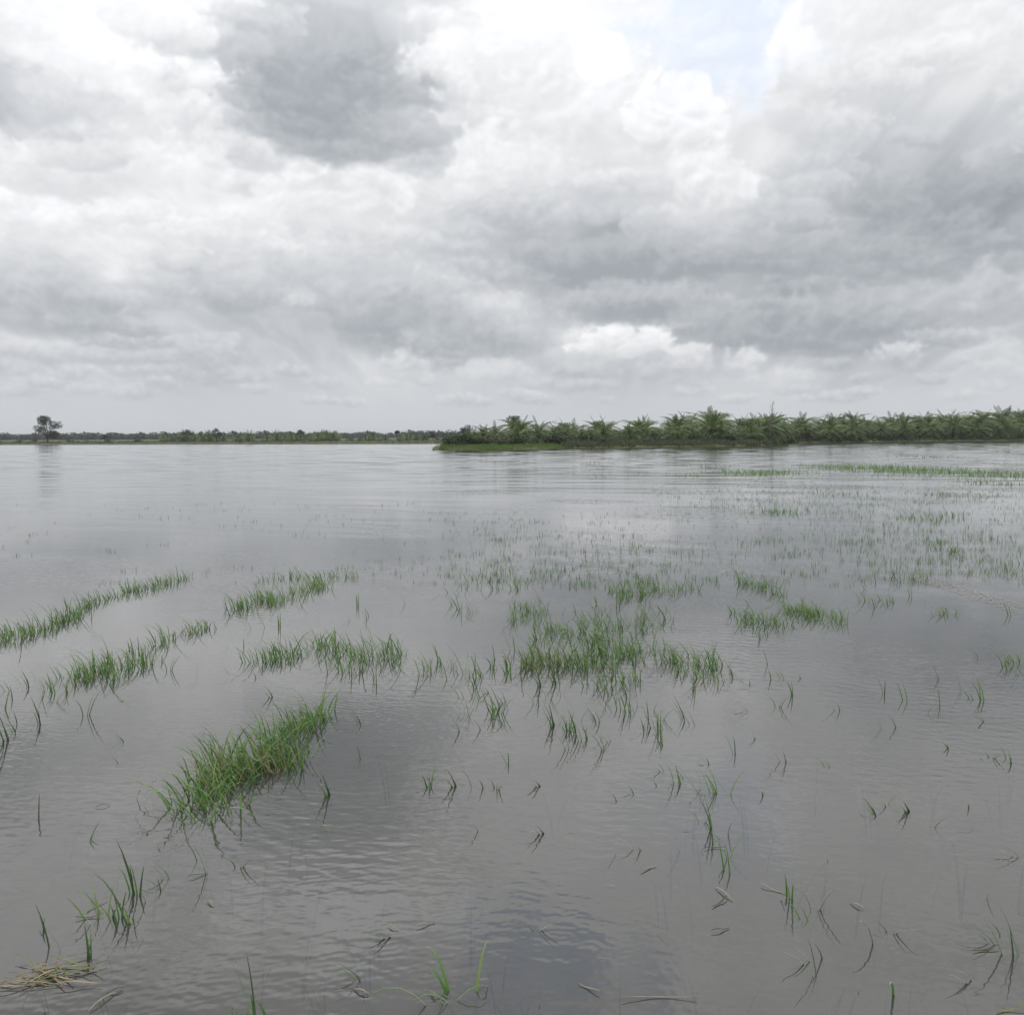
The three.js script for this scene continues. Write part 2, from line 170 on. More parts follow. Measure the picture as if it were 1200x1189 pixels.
const SEEDLINGS = [[-2.11,-4.47,0.1],[-1.79,-4.22,0.07],[-1.26,-4.03,0.08],[-1.18,-3.93,0.16],[-1.41,-3.71,0.17],[-1.38,-3.7,0.11],[-1.35,-3.68,0.1],[-1.32,-3.86,0.09],[-1.32,-3.75,0.05],[-1.38,-3.52,0.09],[-1.37,-3.55,0.09],[-1.34,-3.51,0.06],[-1.54,-3.33,0.13],[-1.5,-3.32,0.1],[-1.61,-3.41,0.06],[-1.39,-3.23,0.08],[-1.25,-3.39,0.06],[-1.1,-3.96,0.05],[-1.5,-2.96,0.12],[-1.37,-2.96,0.15],[-0.74,-2.91,0.2],[-0.87,-4.8,0.12],[-0.78,-4.33,0.05],[-0.41,-4.86,0.07],[-0.39,-4.89,0.07],[-0.27,-4.91,0.1],[-0.21,-4.86,0.16],[-0.14,-4.9,0.07],[-0.09,-4.86,0.04],[-0.47,-3.1,0.06],[-0.41,-3.39,0.04],[0.14,-4.9,0.05],[0.82,-5.55,0.06],[0.82,-4.41,0.08],[0.87,-4.37,0.14],[0.91,-4.3,0.1],[0.84,-4.21,0.1],[0.7,-4.12,0.12],[0.86,-4.02,0.1],[0.84,-3.88,0.12],[1.43,-5.25,0.09],[1.8,-4.54,0.06],[1.8,-4.34,0.07],[2.09,-4.6,0.04],[1.01,-3.68,0.09],[1.07,-3.57,0.11],[1.03,-3.48,0.06],[1.2,-3.31,0.17],[0.97,-3.11,0.12],[0.96,-3.21,0.06],[1.64,-3.25,0.14],[1.66,-3.23,0.16],[1.16,-3.0,0.12],[2.15,-5.82,0.08],[2.45,-6.62,0.1],[2.03,-6.25,0.07],[1.65,-6.33,0.09],[1.46,-6.22,0.05],[2.02,-7.08,0.05],[1.2,-5.36,0.1],[1.63,-6.96,0.04],[2.25,-5.87,0.09],[2.95,-6.48,0.06],[1.55,-7.09,0.1],[1.03,-6.0,0.14],[1.07,-5.92,0.09],[-0.89,-5.96,0.1],[-0.79,-5.32,0.08],[-0.43,-4.94,0.05],[-2.17,-5.64,0.07],[-2.08,-5.27,0.06],[-2.85,-5.72,0.2],[-2.83,-5.62,0.14],[-2.86,-5.82,0.12],[-3.19,-6.34,0.12],[-3.11,-6.64,0.16],[-3.08,-6.68,0.15],[-3.07,-6.77,0.12],[-3.4,-7.06,0.1],[2.58,-5.19,0.08],[1.65,-3.25,0.1],[-0.22,-6.49,0.12],[-0.29,-6.13,0.1],[-0.3,-6.16,0.08],[-0.18,-6.57,0.08],[-0.17,-5.88,0.08],[-0.24,-6.05,0.15],[-0.12,-6.25,0.15],[-0.29,-5.85,0.1],[-0.28,-6.53,0.1],[-0.04,-6.46,0.12],[-0.1,-6.28,0.12],[-0.32,-6.59,0.09],[-0.09,-6.22,0.1],[-0.12,-6.2,0.1],[-0.04,-5.98,0.09],[-0.12,-6.14,0.14],[-0.07,-6.36,0.15],[-0.28,-6.24,0.13],[-0.27,-6.17,0.08],[-0.09,-5.93,0.12],[-0.02,-6.33,0.13],[-0.11,-6.09,0.11],[0.28,-5.99,0.11],[0.3,-6.91,0.13],[0.25,-5.95,0.14],[0.22,-6.54,0.13],[0.17,-6.46,0.09],[0.2,-6.92,0.13],[0.2,-6.7,0.1],[0.33,-6.89,0.11],[0.24,-6.05,0.14],[0.32,-6.66,0.11],[0.38,-5.48,0.15],[0.34,-5.91,0.09],[0.36,-5.71,0.12],[0.38,-6.02,0.11],[0.39,-5.66,0.15],[0.5,-5.69,0.12],[0.52,-5.99,0.14],[0.5,-5.48,0.14],[0.41,-5.77,0.08],[0.5,-5.98,0.08],[0.36,-5.92,0.1],[0.32,-6.03,0.08],[0.32,-5.79,0.07],[0.55,-5.63,0.08],[0.37,-5.8,0.1],[0.31,-5.5,0.15],[0.43,-5.71,0.08],[0.32,-5.8,0.09],[0.87,-6.29,0.07],[0.88,-6.05,0.08],[0.8,-6.39,0.11],[0.86,-5.84,0.13],[0.68,-6.16,0.09],[0.82,-6.04,0.14],[0.71,-6.25,0.14],[0.86,-5.84,0.14],[0.82,-5.91,0.09],[0.76,-6.16,0.07],[0.61,-6.22,0.09],[0.76,-5.78,0.11],[0.83,-5.76,0.15],[0.72,-6.26,0.09],[0.67,-6.27,0.12],[0.84,-5.85,0.11],[-0.21,-7.16,0.08],[-0.2,-7.07,0.14],[-0.16,-7.43,0.09],[-0.14,-7.56,0.14],[-0.02,-7.5,0.1],[-0.04,-7.22,0.09],[-0.56,-7.74,0.15],[-0.13,-7.74,0.14],[-0.02,-7.27,0.1],[-0.29,-7.76,0.07],[-0.02,-7.28,0.11],[-0.05,-7.47,0.14],[1.28,-9.75,0.09],[0.45,-9.69,0.12],[0.38,-9.22,0.08],[1.35,-9.36,0.11],[0.75,-8.14,0.11],[1.31,-9.0,0.12],[0.86,-10.34,0.11],[0.3,-10.4,0.14],[0.24,-9.09,0.13],[0.83,-9.45,0.11],[0.74,-8.38,0.08],[0.86,-9.66,0.09],[1.1,-8.99,0.12],[0.98,-8.12,0.11],[0.87,-9.0,0.11],[1.0,-9.12,0.12],[0.61,-8.07,0.13],[1.12,-8.06,0.09],[0.72,-8.06,0.14],[0.21,-10.04,0.11],[0.11,-9.7,0.08],[0.89,-8.38,0.14],[0.21,-8.54,0.13],[0.18,-8.19,0.15],[-2.96,-6.04,0.1],[-2.81,-6.0,0.14],[-3.27,-6.62,0.11],[-3.31,-6.92,0.1],[-3.19,-7.16,0.12],[-3.36,-7.16,0.1],[-2.97,-6.52,0.08],[-2.64,-6.21,0.15],[-3.4,-6.83,0.08],[-3.01,-6.82,0.08],[0.31,-6.98,0.14],[-0.38,-9.9,0.15],[0.9,-7.59,0.08],[-1.07,-7.67,0.11],[-0.92,-6.93,0.12],[2.39,-10.18,0.14],[-0.97,-7.14,0.11],[0.02,-8.11,0.15],[-0.33,-10.0,0.11],[-0.49,-10.12,0.09],[-1.38,-9.65,0.1],[-0.11,-7.42,0.1],[0.81,-9.71,0.1],[-1.5,-9.41,0.07],[1.62,-8.08,0.09],[0.49,-6.91,0.08],[2.08,-8.52,0.11],[2.19,-8.67,0.11],[1.21,-6.78,0.1],[1.9,-7.54,0.12],[0.32,-8.92,0.08],[-1.07,-10.36,0.13],[-0.39,-9.82,0.08],[1.81,-7.06,0.13],[-0.25,-9.42,0.1],[0.62,-9.82,0.11],[-0.25,-6.86,0.15],[1.0,-9.37,0.15],[-0.11,-8.89,0.07],[0.2,-8.4,0.11],[1.89,-7.05,0.07],[2.9,-10.18,0.1],[2.43,-10.99,0.1],[1.84,-6.65,0.11],[2.69,-6.31,0.13],[3.54,-7.68,0.1],[4.67,-9.52,0.13],[4.19,-10.67,0.14],[3.0,-6.44,0.13],[4.25,-9.63,0.11],[2.01,-5.65,0.14],[2.97,-6.64,0.14],[2.51,-6.17,0.09],[2.13,-9.75,0.1],[1.36,-5.66,0.12],[2.52,-6.45,0.13],[3.9,-11.19,0.14],[2.99,-7.04,0.12],[-1.58,-10.33,0.13],[-2.2,-10.29,0.09],[-1.34,-9.45,0.13],[-0.84,-8.02,0.1],[-1.32,-7.31,0.13],[-1.19,-7.45,0.08],[-2.12,-9.2,0.13],[-1.6,-7.74,0.07],[-2.22,-9.12,0.13],[-1.09,-7.33,0.1],[-1.43,-8.16,0.11],[-1.57,-6.65,0.09],[-1.83,-7.16,0.07],[-2.29,-7.42,0.15],[-2.73,-8.87,0.09],[-2.33,-9.04,0.12],[-2.76,-8.14,0.15],[-2.53,-7.42,0.11],[-2.03,-7.68,0.09],[-2.17,-8.22,0.07],[-0.15,-4.34,0.05],[0.76,-5.94,0.05],[0.47,-3.4,0.03],[1.28,-3.4,0.04],[1.73,-3.68,0.07],[0.58,-4.77,0.05],[2.04,-4.01,0.05],[1.02,-5.2,0.04],[0.07,-3.42,0.04],[2.51,-5.3,0.04],[1.36,-5.64,0.05],[1.61,-3.3,0.06],[1.01,-3.25,0.07],[0.97,-3.67,0.04],[1.62,-4.46,0.06],[1.62,-5.14,0.04],[2.8,-5.99,0.05],[0.77,-5.1,0.06],[2.6,-5.25,0.06],[0.53,-4.12,0.05],[0.32,-5.82,0.04],[1.97,-4.3,0.04],[1.43,-3.09,0.05],[0.23,-5.65,0.04],[0.94,-6.27,0.04],[0.43,-4.08,0.07],[1.71,-4.6,0.05],[1.19,-4.75,0.05],[-0.01,-5.2,0.07],[0.14,-4.3,0.06],[2.37,-5.48,0.04],[0.47,-4.67,0.05],[1.64,-3.37,0.07],[-0.15,-6.73,0.06]];
const FLOATING = [[-1.23,-3.88,0.07,0.6,0],[-2.17,-4.43,0.07,1.9,1],[-1.9,-4.64,0.06,0.4,0],[-1.52,-3.49,0.07,2.4,2],[-1.52,-3.63,0.11,1.3,2],[-1.51,-3.54,0.09,0.25,0],[-1.34,-3.16,0.13,0.2,1],[-1.24,-3.0,0.13,1.2,1],[-1.26,-2.95,0.16,0.3,2],[-1.23,-3.05,0.05,0.5,0],[-1.11,-3.64,0.05,2.2,1],[0.79,-5.09,0.05,0.1,0],[0.71,-3.42,0.07,0.35,0],[0.68,-3.29,0.11,2.9,2],[0.44,-2.99,0.22,0.04,1],[0.23,-3.05,0.08,2.4,1],[0.23,-2.92,0.08,2.5,2],[0.75,-3.63,0.1,0.8,0],[0.91,-3.71,0.1,0.7,0],[0.78,-3.7,0.12,1.9,1],[0.53,-3.93,0.08,0.6,1],[0.6,-4.05,0.06,0.8,1],[1.56,-3.28,0.1,0.25,0],[1.15,-3.36,0.08,1.2,2],[0.97,-3.74,0.1,2.4,1],[1.24,-3.6,0.06,2.2,1],[0.97,-2.94,0.09,0.6,1],[0.83,-4.12,0.09,0.1,0],[-0.06,-3.15,0.1,0.7,2],[-0.31,-3.47,0.07,0.5,1],[-0.47,-3.04,0.06,2.6,1],[1.54,-3.11,0.07,0.5,0],[1.47,-2.92,0.1,0.15,2],[1.21,-3.09,0.09,1.0,1],[-0.42,-3.45,0.05,2.4,1]];
const FAR_ZONES = [[26.9,11.6,-0.5,-0.066,150,0.12],[23.1,11.4,-0.067,0.5,620,0.12],[41.1,21.6,0.133,0.499,520,0.13],[118.0,39.9,0.067,0.498,620,0.18],[138.8,57.3,0.299,0.498,260,0.2],[20.7,11.4,-0.033,0.133,160,0.12],[22.5,11.9,0.333,0.5,200,0.13],[44.3,15.7,0.208,0.499,420,0.14]];
const SPIT_SHORE = [[-9.96,-128.16],[-8.71,-131.7],[-4.28,-130.03],[0.04,-130.03],[5.86,-140.25],[11.97,-143.69],[19.53,-146.77],[27.84,-152.21],[36.78,-158.08],[42.25,-166.75],[52.73,-202.14],[59.13,-212.5],[74.24,-223.49],[94.2,-236.36],[124.92,-250.79],[175.09,-263.68],[264.48,-289.72]];
const LEFT_BANK = [[-199.36,-267.11],[-161.33,-277.96],[-142.12,-285.69],[-101.62,-272.42],[-63.9,-257.07],[-30.21,-243.36],[-7.86,-239.11],[20.15,-241.93]];
const PALMS = [[-5.94,-138.98,2.18,9],[0.67,-141.51,2.99,9],[6.22,-149.19,3.09,9],[11.72,-150.57,2.87,9],[17.83,-155.31,3.61,9],[25.52,-157.65,3.49,9],[33.42,-164.06,3.99,9],[39.1,-167.58,3.99,9],[-5.33,-147.4,3.01,18],[1.02,-150.1,3.6,18],[7.58,-159.95,3.48,18],[14.59,-163.92,3.79,18],[20.13,-165.09,4.5,18],[26.96,-168.9,4.64,18],[34.14,-173.49,6.19,18],[40.44,-175.69,4.44,18],[59.43,-223.75,5.22,18],[-4.41,-158.54,3.8,28],[1.5,-158.71,4.87,28],[8.97,-169.91,4.7,28],[14.41,-173.25,5.1,28],[21.75,-172.62,5.66,28],[28.09,-175.78,5.91,28],[35.4,-179.97,6.06,28],[43.32,-187.69,5.46,28],[54.22,-211.24,6.36,28],[-2.7,-166.28,4.43,38],[4.5,-174.45,5.47,38],[10.71,-178.88,5.04,38],[16.8,-183.07,5.66,38],[23.18,-183.44,5.42,38],[30.54,-187.74,5.52,38],[37.18,-192.52,7.97,38],[43.36,-194.68,5.96,38],[54.2,-212.46,6.43,38],[0.06,-182.01,5.61,50],[8.08,-190.24,4.73,50],[16.57,-192.54,5.01,50],[25.8,-197.64,5.5,50],[34.31,-200.18,7.2,50],[41.49,-205.87,7.25,50],[49.8,-210.04,6.22,50],[69.98,-258.23,6.87,50],[55.18,-208.95,5.22,5],[63.2,-219.61,4.69,5],[69.08,-222.49,4.87,5],[75.39,-227.27,5.44,5],[84.51,-235.21,5.58,5],[90.41,-236.38,4.72,5],[99.8,-244.53,6.06,5],[106.18,-247.12,6.24,5],[113.71,-250.59,5.76,5],[121.26,-253.81,6.53,5],[129.21,-256.92,6.38,5],[45.52,-179.71,6.01,12],[62.83,-223.34,5.85,12],[71.63,-231.69,6.69,12],[79.6,-236.32,5.95,12],[87.51,-242.44,6.02,12],[93.89,-246.4,7.18,12],[102.07,-251.32,7.29,12],[108.86,-253.39,7.17,12],[116.36,-255.48,8.0,12],[124.46,-259.61,6.98,12],[131.3,-264.17,8.67,12],[138.08,-264.73,7.96,12],[46.21,-185.5,6.15,21],[65.29,-233.45,6.16,21],[72.37,-239.79,7.41,21],[77.8,-241.43,6.93,21],[86.17,-248.42,7.09,21],[93.1,-251.96,7.52,21],[100.82,-255.09,8.3,21],[108.23,-258.82,7.47,21],[114.59,-261.68,8.95,21],[122.5,-267.44,9.18,21],[129.36,-270.44,8.0,21],[137.03,-273.91,8.91,21],[144.2,-274.08,9.76,21],[49.13,-197.2,6.7,31],[68.94,-243.9,7.42,31],[77.51,-249.15,6.86,31],[83.99,-253.04,8.4,31],[92.93,-258.3,6.86,31],[100.17,-264.08,8.28,31],[107.54,-267.03,7.62,31],[114.63,-270.95,7.48,31],[123.87,-275.61,8.75,31],[133.23,-280.0,9.67,31],[138.79,-281.33,9.41,31],[146.87,-283.57,10.74,31],[51.31,-205.95,6.93,42],[71.94,-255.34,7.43,42],[82.85,-262.58,7.91,42],[91.16,-267.96,6.95,42],[100.96,-274.25,7.22,42],[110.54,-277.44,7.97,42],[118.95,-281.23,9.62,42],[127.55,-284.78,8.25,42],[138.46,-289.77,11.04,42],[145.98,-292.23,10.41,42],[156.57,-296.39,11.29,42]];
const SPECIAL_PALMS = [[10.71,-156.75,3.58,"dark"],[17.93,-159.62,3.98,"dark2"],[32.19,-166.21,6.63,"tall"],[42.89,-176.2,6.59,"tall2"],[-9.07,-142.54,2.2,"tip"],[24.84,-161.5,4.24,"bright"]];
const LEFT_PALMS = [[-82.25,-383.2,3.52],[-111.6,-376.37,3.73],[-127.81,-378.83,3.77],[-44.25,-419.46,2.43],[-75.93,-410.97,3.69],[-122.04,-383.45,5.36],[-117.69,-402.05,3.31],[-123.32,-397.24,3.77],[-36.45,-394.66,2.37],[-76.19,-417.57,5.37],[-86.14,-371.01,2.91],[-36.22,-367.82,3.58],[-70.71,-363.74,2.82],[-72.09,-403.45,4.55],[-78.38,-388.34,3.53],[-78.44,-375.78,4.75],[-112.53,-401.68,3.96],[-73.8,-411.25,5.13],[-51.1,-372.33,3.21],[-34.02,-371.73,3.4],[-37.71,-400.1,3.04],[-61.14,-352.85,4.24],[-82.28,-403.47,3.16],[-38.37,-409.81,2.11],[-72.25,-391.6,5.03],[-69.51,-408.15,4.45],[-111.17,-360.15,3.19],[-49.33,-366.55,3.64],[-64.52,-375.41,4.46],[-38.48,-356.01,2.52],[-32.58,-352.72,2.55],[-124.46,-391.14,5.38],[-76.69,-388.8,3.44],[-91.22,-354.91,3.07],[-68.7,-394.95,4.09],[-39.0,-385.48,3.55],[-86.85,-398.86,4.28],[-84.08,-368.67,4.51],[-98.01,-371.02,3.63],[-65.07,-345.52,4.06],[-135.34,-398.64,4.37],[-54.88,-393.84,2.63],[-53.21,-389.3,2.43],[-48.56,-350.26,2.44],[-44.74,-364.34,3.14],[-56.26,-414.7,3.8],[-80.77,-381.6,3.87],[-107.32,-373.7,3.32],[-113.97,-409.44,3.22],[-132.05,-413.37,4.44],[-117.25,-380.48,3.06],[-68.26,-365.44,3.71],[-62.88,-357.81,2.84],[-78.38,-355.92,3.55],[-76.88,-366.56,3.08],[-122.81,-366.29,3.32],[-104.28,-346.81,3.39],[-108.57,-359.3,4.31],[-87.4,-380.93,5.09],[-49.22,-345.96,2.52],[-65.28,-362.22,4.41],[-40.82,-399.65,3.54],[-125.51,-402.58,5.36],[-116.56,-397.18,4.17],[-62.6,-352.12,4.14],[-34.39,-397.35,3.29],[-90.53,-352.08,4.49],[-66.07,-364.76,3.42],[-88.09,-345.35,4.85],[-131.34,-395.56,2.94],[-79.51,-403.03,4.06],[-108.45,-362.38,4.37],[-79.0,-406.56,3.37],[-96.83,-406.69,4.8],[-75.16,-396.41,3.63],[-68.18,-397.77,4.72],[-55.39,-400.57,2.22],[-100.4,-374.53,4.49],[-47.47,-384.26,2.63],[-50.33,-372.67,2.87],[-78.84,-368.34,3.95],[-66.15,-351.21,3.63],[-96.2,-359.96,3.62],[-48.61,-396.47,2.18],[-110.57,-375.61,4.81],[-127.0,-394.91,4.61],[-47.92,-383.16,3.09],[-50.72,-368.76,2.05],[-69.09,-394.71,3.32],[-77.91,-372.81,3.54],[-117.97,-399.53,5.34],[-42.69,-415.55,3.59],[-100.34,-396.51,3.14],[-81.39,-378.55,4.02],[-127.5,-409.03,4.1]];
const TREES = [["big",-155.77,-345.0,9.23],["r1",-136.6,-345.0,2.7],["r2",-103.45,-360.0,4.96],["r3",-75.95,-370.0,4.3],["r4",-115.17,-365.0,4.61],["r5",-110.03,-365.0,3.98],["lone",-41.29,-370.0,3.81],["r6",-26.48,-345.0,3.58],["e1",-6.76,-158.0,3.3],["e2",0.85,-188.0,5.36]];
const POST = [11.21,-149.44];
const DEAD_TREE = [43.31,-170.92];
const FOAM = [[4.85,-11.87],[4.88,-11.2],[4.92,-10.49],[4.98,-9.81]];
const STRAW = [-1.49,-3.14];

// ---------------------------------------------------------------- helpers
const taken = {};
function numbered(n) { const k = taken[n] = (taken[n] ?? -1) + 1; return k ? n + '_' + String(k).padStart(3, '0') : n; }
function tag(o, label, category, group) { o.userData = { label, category }; if (group) o.userData.group = group; return o; }
function kind(o, k, label, category) { o.userData = { kind: k }; if (label) o.userData.label = label; if (category) o.userData.category = category; return o; }
function mesh(name, geo, mat, parent) { const m = new THREE.Mesh(geo, mat); m.name = parent ? name : numbered(name); m.castShadow = m.receiveShadow = true; (parent ?? scene).add(m); return m; }
function group(name, x, y, z) { const g = new THREE.Group(); g.name = numbered(name); g.position.set(x, y, z); scene.add(g); return g; }
function copyOf(root, label, groupName) { const c = root.clone(); c.name = numbered(root.name.replace(/_\d{3}$/, '')); c.userData = { ...root.userData }; if (label) c.userData.label = label; if (groupName) c.userData.group = groupName; scene.add(c); return c; }
function colorize(geo, fn) { const p = geo.attributes.position, a = new Float32Array(p.count * 3); for (let i = 0; i < p.count; i++) { const c = fn(p.getX(i), p.getY(i), p.getZ(i), i); a[3 * i] = c[0]; a[3 * i + 1] = c[1]; a[3 * i + 2] = c[2]; } geo.setAttribute('color', new THREE.BufferAttribute(a, 3)); return geo; }
function build(pos, idx, uv, col) { const g = new THREE.BufferGeometry(); g.setAttribute('position', new THREE.Float32BufferAttribute(pos, 3)); if (uv) g.setAttribute('uv', new THREE.Float32BufferAttribute(uv, 2)); if (col) g.setAttribute('color', new THREE.Float32BufferAttribute(col, 3)); g.setIndex(idx); g.computeVertexNormals(); return g; }

// ---------------------------------------------------------------- water and bed
function rippleHeights(N, size, waves, mask) {
  // sum of waves that fit the tile exactly; returns slopes in x and y
  const gx = new Float32Array(N * N), gy = new Float32Array(N * N), hh = new Float32Array(N * N);
  for (const [kx, ky, amp, ph] of waves) {
    const wx = 2 * Math.PI * kx / N, wy = 2 * Math.PI * ky / N, sx = 2 * Math.PI * kx / size * amp, sy = 2 * Math.PI * ky / size * amp;
    const cs = Math.cos(wx), sn = Math.sin(wx);
    for (let y = 0; y < N; y++) {
      let c = Math.cos(ph + wy * y), s = Math.sin(ph + wy * y);
      const row = y * N;
      for (let x = 0; x < N; x++) { gx[row + x] -= s * sx; gy[row + x] -= s * sy; hh[row + x] += c * amp; const c2 = c * cs - s * sn; s = s * cs + c * sn; c = c2; }
    }
  }
  return { gx, gy, hh };
}
function waveSet(seed, n, size, l0, l1, slope, spread, dir) {
  const r = rng(seed), out = [];
  for (let i = 0; i < n; i++) {
    const l = l0 * Math.pow(l1 / l0, r()), a = dir + (r() + r() + r() - 1.5) * spread;
    const kx = Math.round(size / l * Math.sin(a)), ky = Math.round(size / l * Math.cos(a));
    if (!kx && !ky) continue;
    const kk = 2 * Math.PI * Math.hypot(kx, ky) / size;
    out.push([kx, ky, slope * Math.SQRT2 / Math.sqrt(n) / kk, r() * 6.28]);
  }
  return out;
}
const periodicMask = (seed, N, f) => { // patches of calm and ruffled water
  const w = waveSet(seed, 14, 1, 0.12, 0.6, 1, 3, 0), m = new Float32Array(N * N);
  for (const [kx, ky, , ph] of w) for (let y = 0; y < N; y++) for (let x = 0; x < N; x++) m[y * N + x] += Math.cos(2 * Math.PI * (kx * x + ky * y) / N + ph);
  return m.map((v) => f(v / Math.sqrt(14 / 2)));
};
const RIPPLE = 1.0;
let normalTex, bumpTex;
{
  const N = 2048, size = 19;
  const { gx, gy } = rippleHeights(N, size, [...waveSet(3, 40, size, 0.045, 0.15, 0.011 * RIPPLE, 1.0, 0.35), ...waveSet(5, 12, size, 0.4, 2.2, 0.003 * RIPPLE, 1.3, 0.2)]);
  const low = 256, pm = periodicMask(9, low, (v) => mixn(0.3, 1.7, sm(-0.9, 1.3, v)));
  const d = new Uint8Array(N * N * 4);
  for (let y = 0; y < N; y++) for (let x = 0; x < N; x++) {
    const i = y * N + x, fx = x / N * low, fy = y / N * low, x0 = Math.floor(fx), y0 = Math.floor(fy), x1 = (x0 + 1) % low, y1 = (y0 + 1) % low, a = fx - x0, b = fy - y0;
    const m = mixn(mixn(pm[y0 * low + x0], pm[y0 * low + x1], a), mixn(pm[y1 * low + x0], pm[y1 * low + x1], a), b);
    // slopes scaled by 8 in the map, undone by normalScale
    d[4 * i] = Math.max(0, Math.min(255, 127.5 - gx[i] * m * 127.5 * 6)); d[4 * i + 1] = Math.max(0, Math.min(255, 127.5 - gy[i] * m * 127.5 * 6)); d[4 * i + 2] = 255; d[4 * i + 3] = 255;
  }
  normalTex = new THREE.DataTexture(d, N, N); normalTex.wrapS = normalTex.wrapT = THREE.RepeatWrapping; normalTex.magFilter = THREE.LinearFilter; normalTex.repeat.set(1 / size, 1 / size); normalTex.needsUpdate = true;
}
{
  const N = 1024, size = 3.7;
  const { hh } = rippleHeights(N, size, waveSet(21, 30, size, 0.025, 0.06, 0.008 * RIPPLE, 1.6, 0.3));
  let mx = 0; for (const v of hh) mx = Math.max(mx, Math.abs(v));
  const d = new Float32Array(N * N * 4);
  for (let i = 0; i < N * N; i++) { d[4 * i] = d[4 * i + 1] = d[4 * i + 2] = hh[i] / mx * 0.5 + 0.5; d[4 * i + 3] = 1; }
  bumpTex = new THREE.DataTexture(d, N, N, THREE.RGBAFormat, THREE.FloatType); bumpTex.wrapS = bumpTex.wrapT = THREE.RepeatWrapping; bumpTex.magFilter = THREE.LinearFilter; bumpTex.repeat.set(1 / size, 1 / size); bumpTex.needsUpdate = true;
  bumpTex.userData = { span: 2 * mx };
}
const waterMat = new THREE.MeshPhysicalMaterial({ color: new THREE.Color().setRGB(0.41, 0.405, 0.39), roughness: 0.03, ior: 1.62, transmission: 0.89, thickness: 0, normalMap: normalTex, normalScale: new THREE.Vector2(1 / 6, 1 / 6), bumpMap: bumpTex, bumpScale: bumpTex.userData.span });
function sheet(name, x0, x1, z0, z1, y, mat) {
  const g = build([x0, y, z1, x1, y, z1, x1, y, z0, x0, y, z0], [0, 1, 2, 0, 2, 3], [x0, -z1, x1, -z1, x1, -z0, x0, -z0]);
  const m = mesh(name, g, mat); return m;
}
function waterSurface() {
  // short-crested wind waves on the open water, dying out among the rice of the shallows
  const r = rng(33), waves = []; for (let i = 0; i < 22; i++) { const l = 1.1 * Math.pow(3.2, r()), k = 2 * Math.PI / l, a = (r() - 0.5) * 1.1; waves.push([k * Math.sin(a), k * Math.cos(a), 0.031 * Math.SQRT2 / Math.sqrt(22) / k, r() * 6.28]); }
  const rows = [40, 10, 2]; for (let z = 0; z < 18; z += 2) rows.push(-z); for (let z = 18; z < 330; z += 0.4) rows.push(-z); rows.push(-340, -360, -400, -600, -1000, -2600);
  const C = 280, pos = [], uv = [], idx = [];
  rows.forEach((z) => { const half = Math.abs(z) * 0.8 + 60, k = sm(16, 70, -z) * (1 - sm(300, 328, -z)); for (let c = 0; c <= C; c++) { const x = (c / C * 2 - 1) * half; let y = 0; if (k > 0) for (const [kx, kz, a, p] of waves) y += a * Math.cos(kx * x + kz * z + p); pos.push(x, y * k, z); uv.push(x, -z); } });
  for (let j = 0; j < rows.length - 1; j++) for (let c = 0; c < C; c++) { const a = j * (C + 1) + c, b = a + C + 1; idx.push(a, a + 1, b, a + 1, b + 1, b); }
  return build(pos, idx, uv);
}
kind(mesh('flood_water', waterSurface(), waterMat), 'structure', 'rippled grey floodwater covering the rice field', 'water');
function noiseTex(N, fn, srgb) {
  const d = new Uint8Array(N * N * 4);
  for (let y = 0; y < N; y++) for (let x = 0; x < N; x++) { const c = fn(x / N, y / N), i = 4 * (y * N + x); d[i] = c[0] * 255; d[i + 1] = c[1] * 255; d[i + 2] = c[2] * 255; d[i + 3] = 255; }
  const t = new THREE.DataTexture(d, N, N); t.wrapS = t.wrapT = THREE.RepeatWrapping; t.magFilter = THREE.LinearFilter; if (srgb) t.colorSpace = THREE.SRGBColorSpace; t.needsUpdate = true; return t;
}
const tiled = (u, v, f, o) => { const a = fbm(u * f, v * f, o), b = fbm((u - 1) * f, v * f, o), c = fbm(u * f, (v - 1) * f, o), d = fbm((u - 1) * f, (v - 1) * f, o), s = sm(0, 1, u), t = sm(0, 1, v); return mixn(mixn(a, b, s), mixn(c, d, s), t); };
const mudTex = noiseTex(1024, (u, v) => { const n = tiled(u, v, 9, 5) + 0.6 * tiled(u + 0.3, v, 40, 3), k = 0.43 + n * 0.16; return [k, k * 0.955, k * 0.86]; }, true);
mudTex.repeat.set(1 / 7, 1 / 7);
kind(sheet('mud_bed', -1600, 1600, -4000, 60, -0.3, new THREE.MeshStandardMaterial({ map: mudTex, roughness: 0.95 })), 'structure', 'brown mud bed under the floodwater', 'ground');

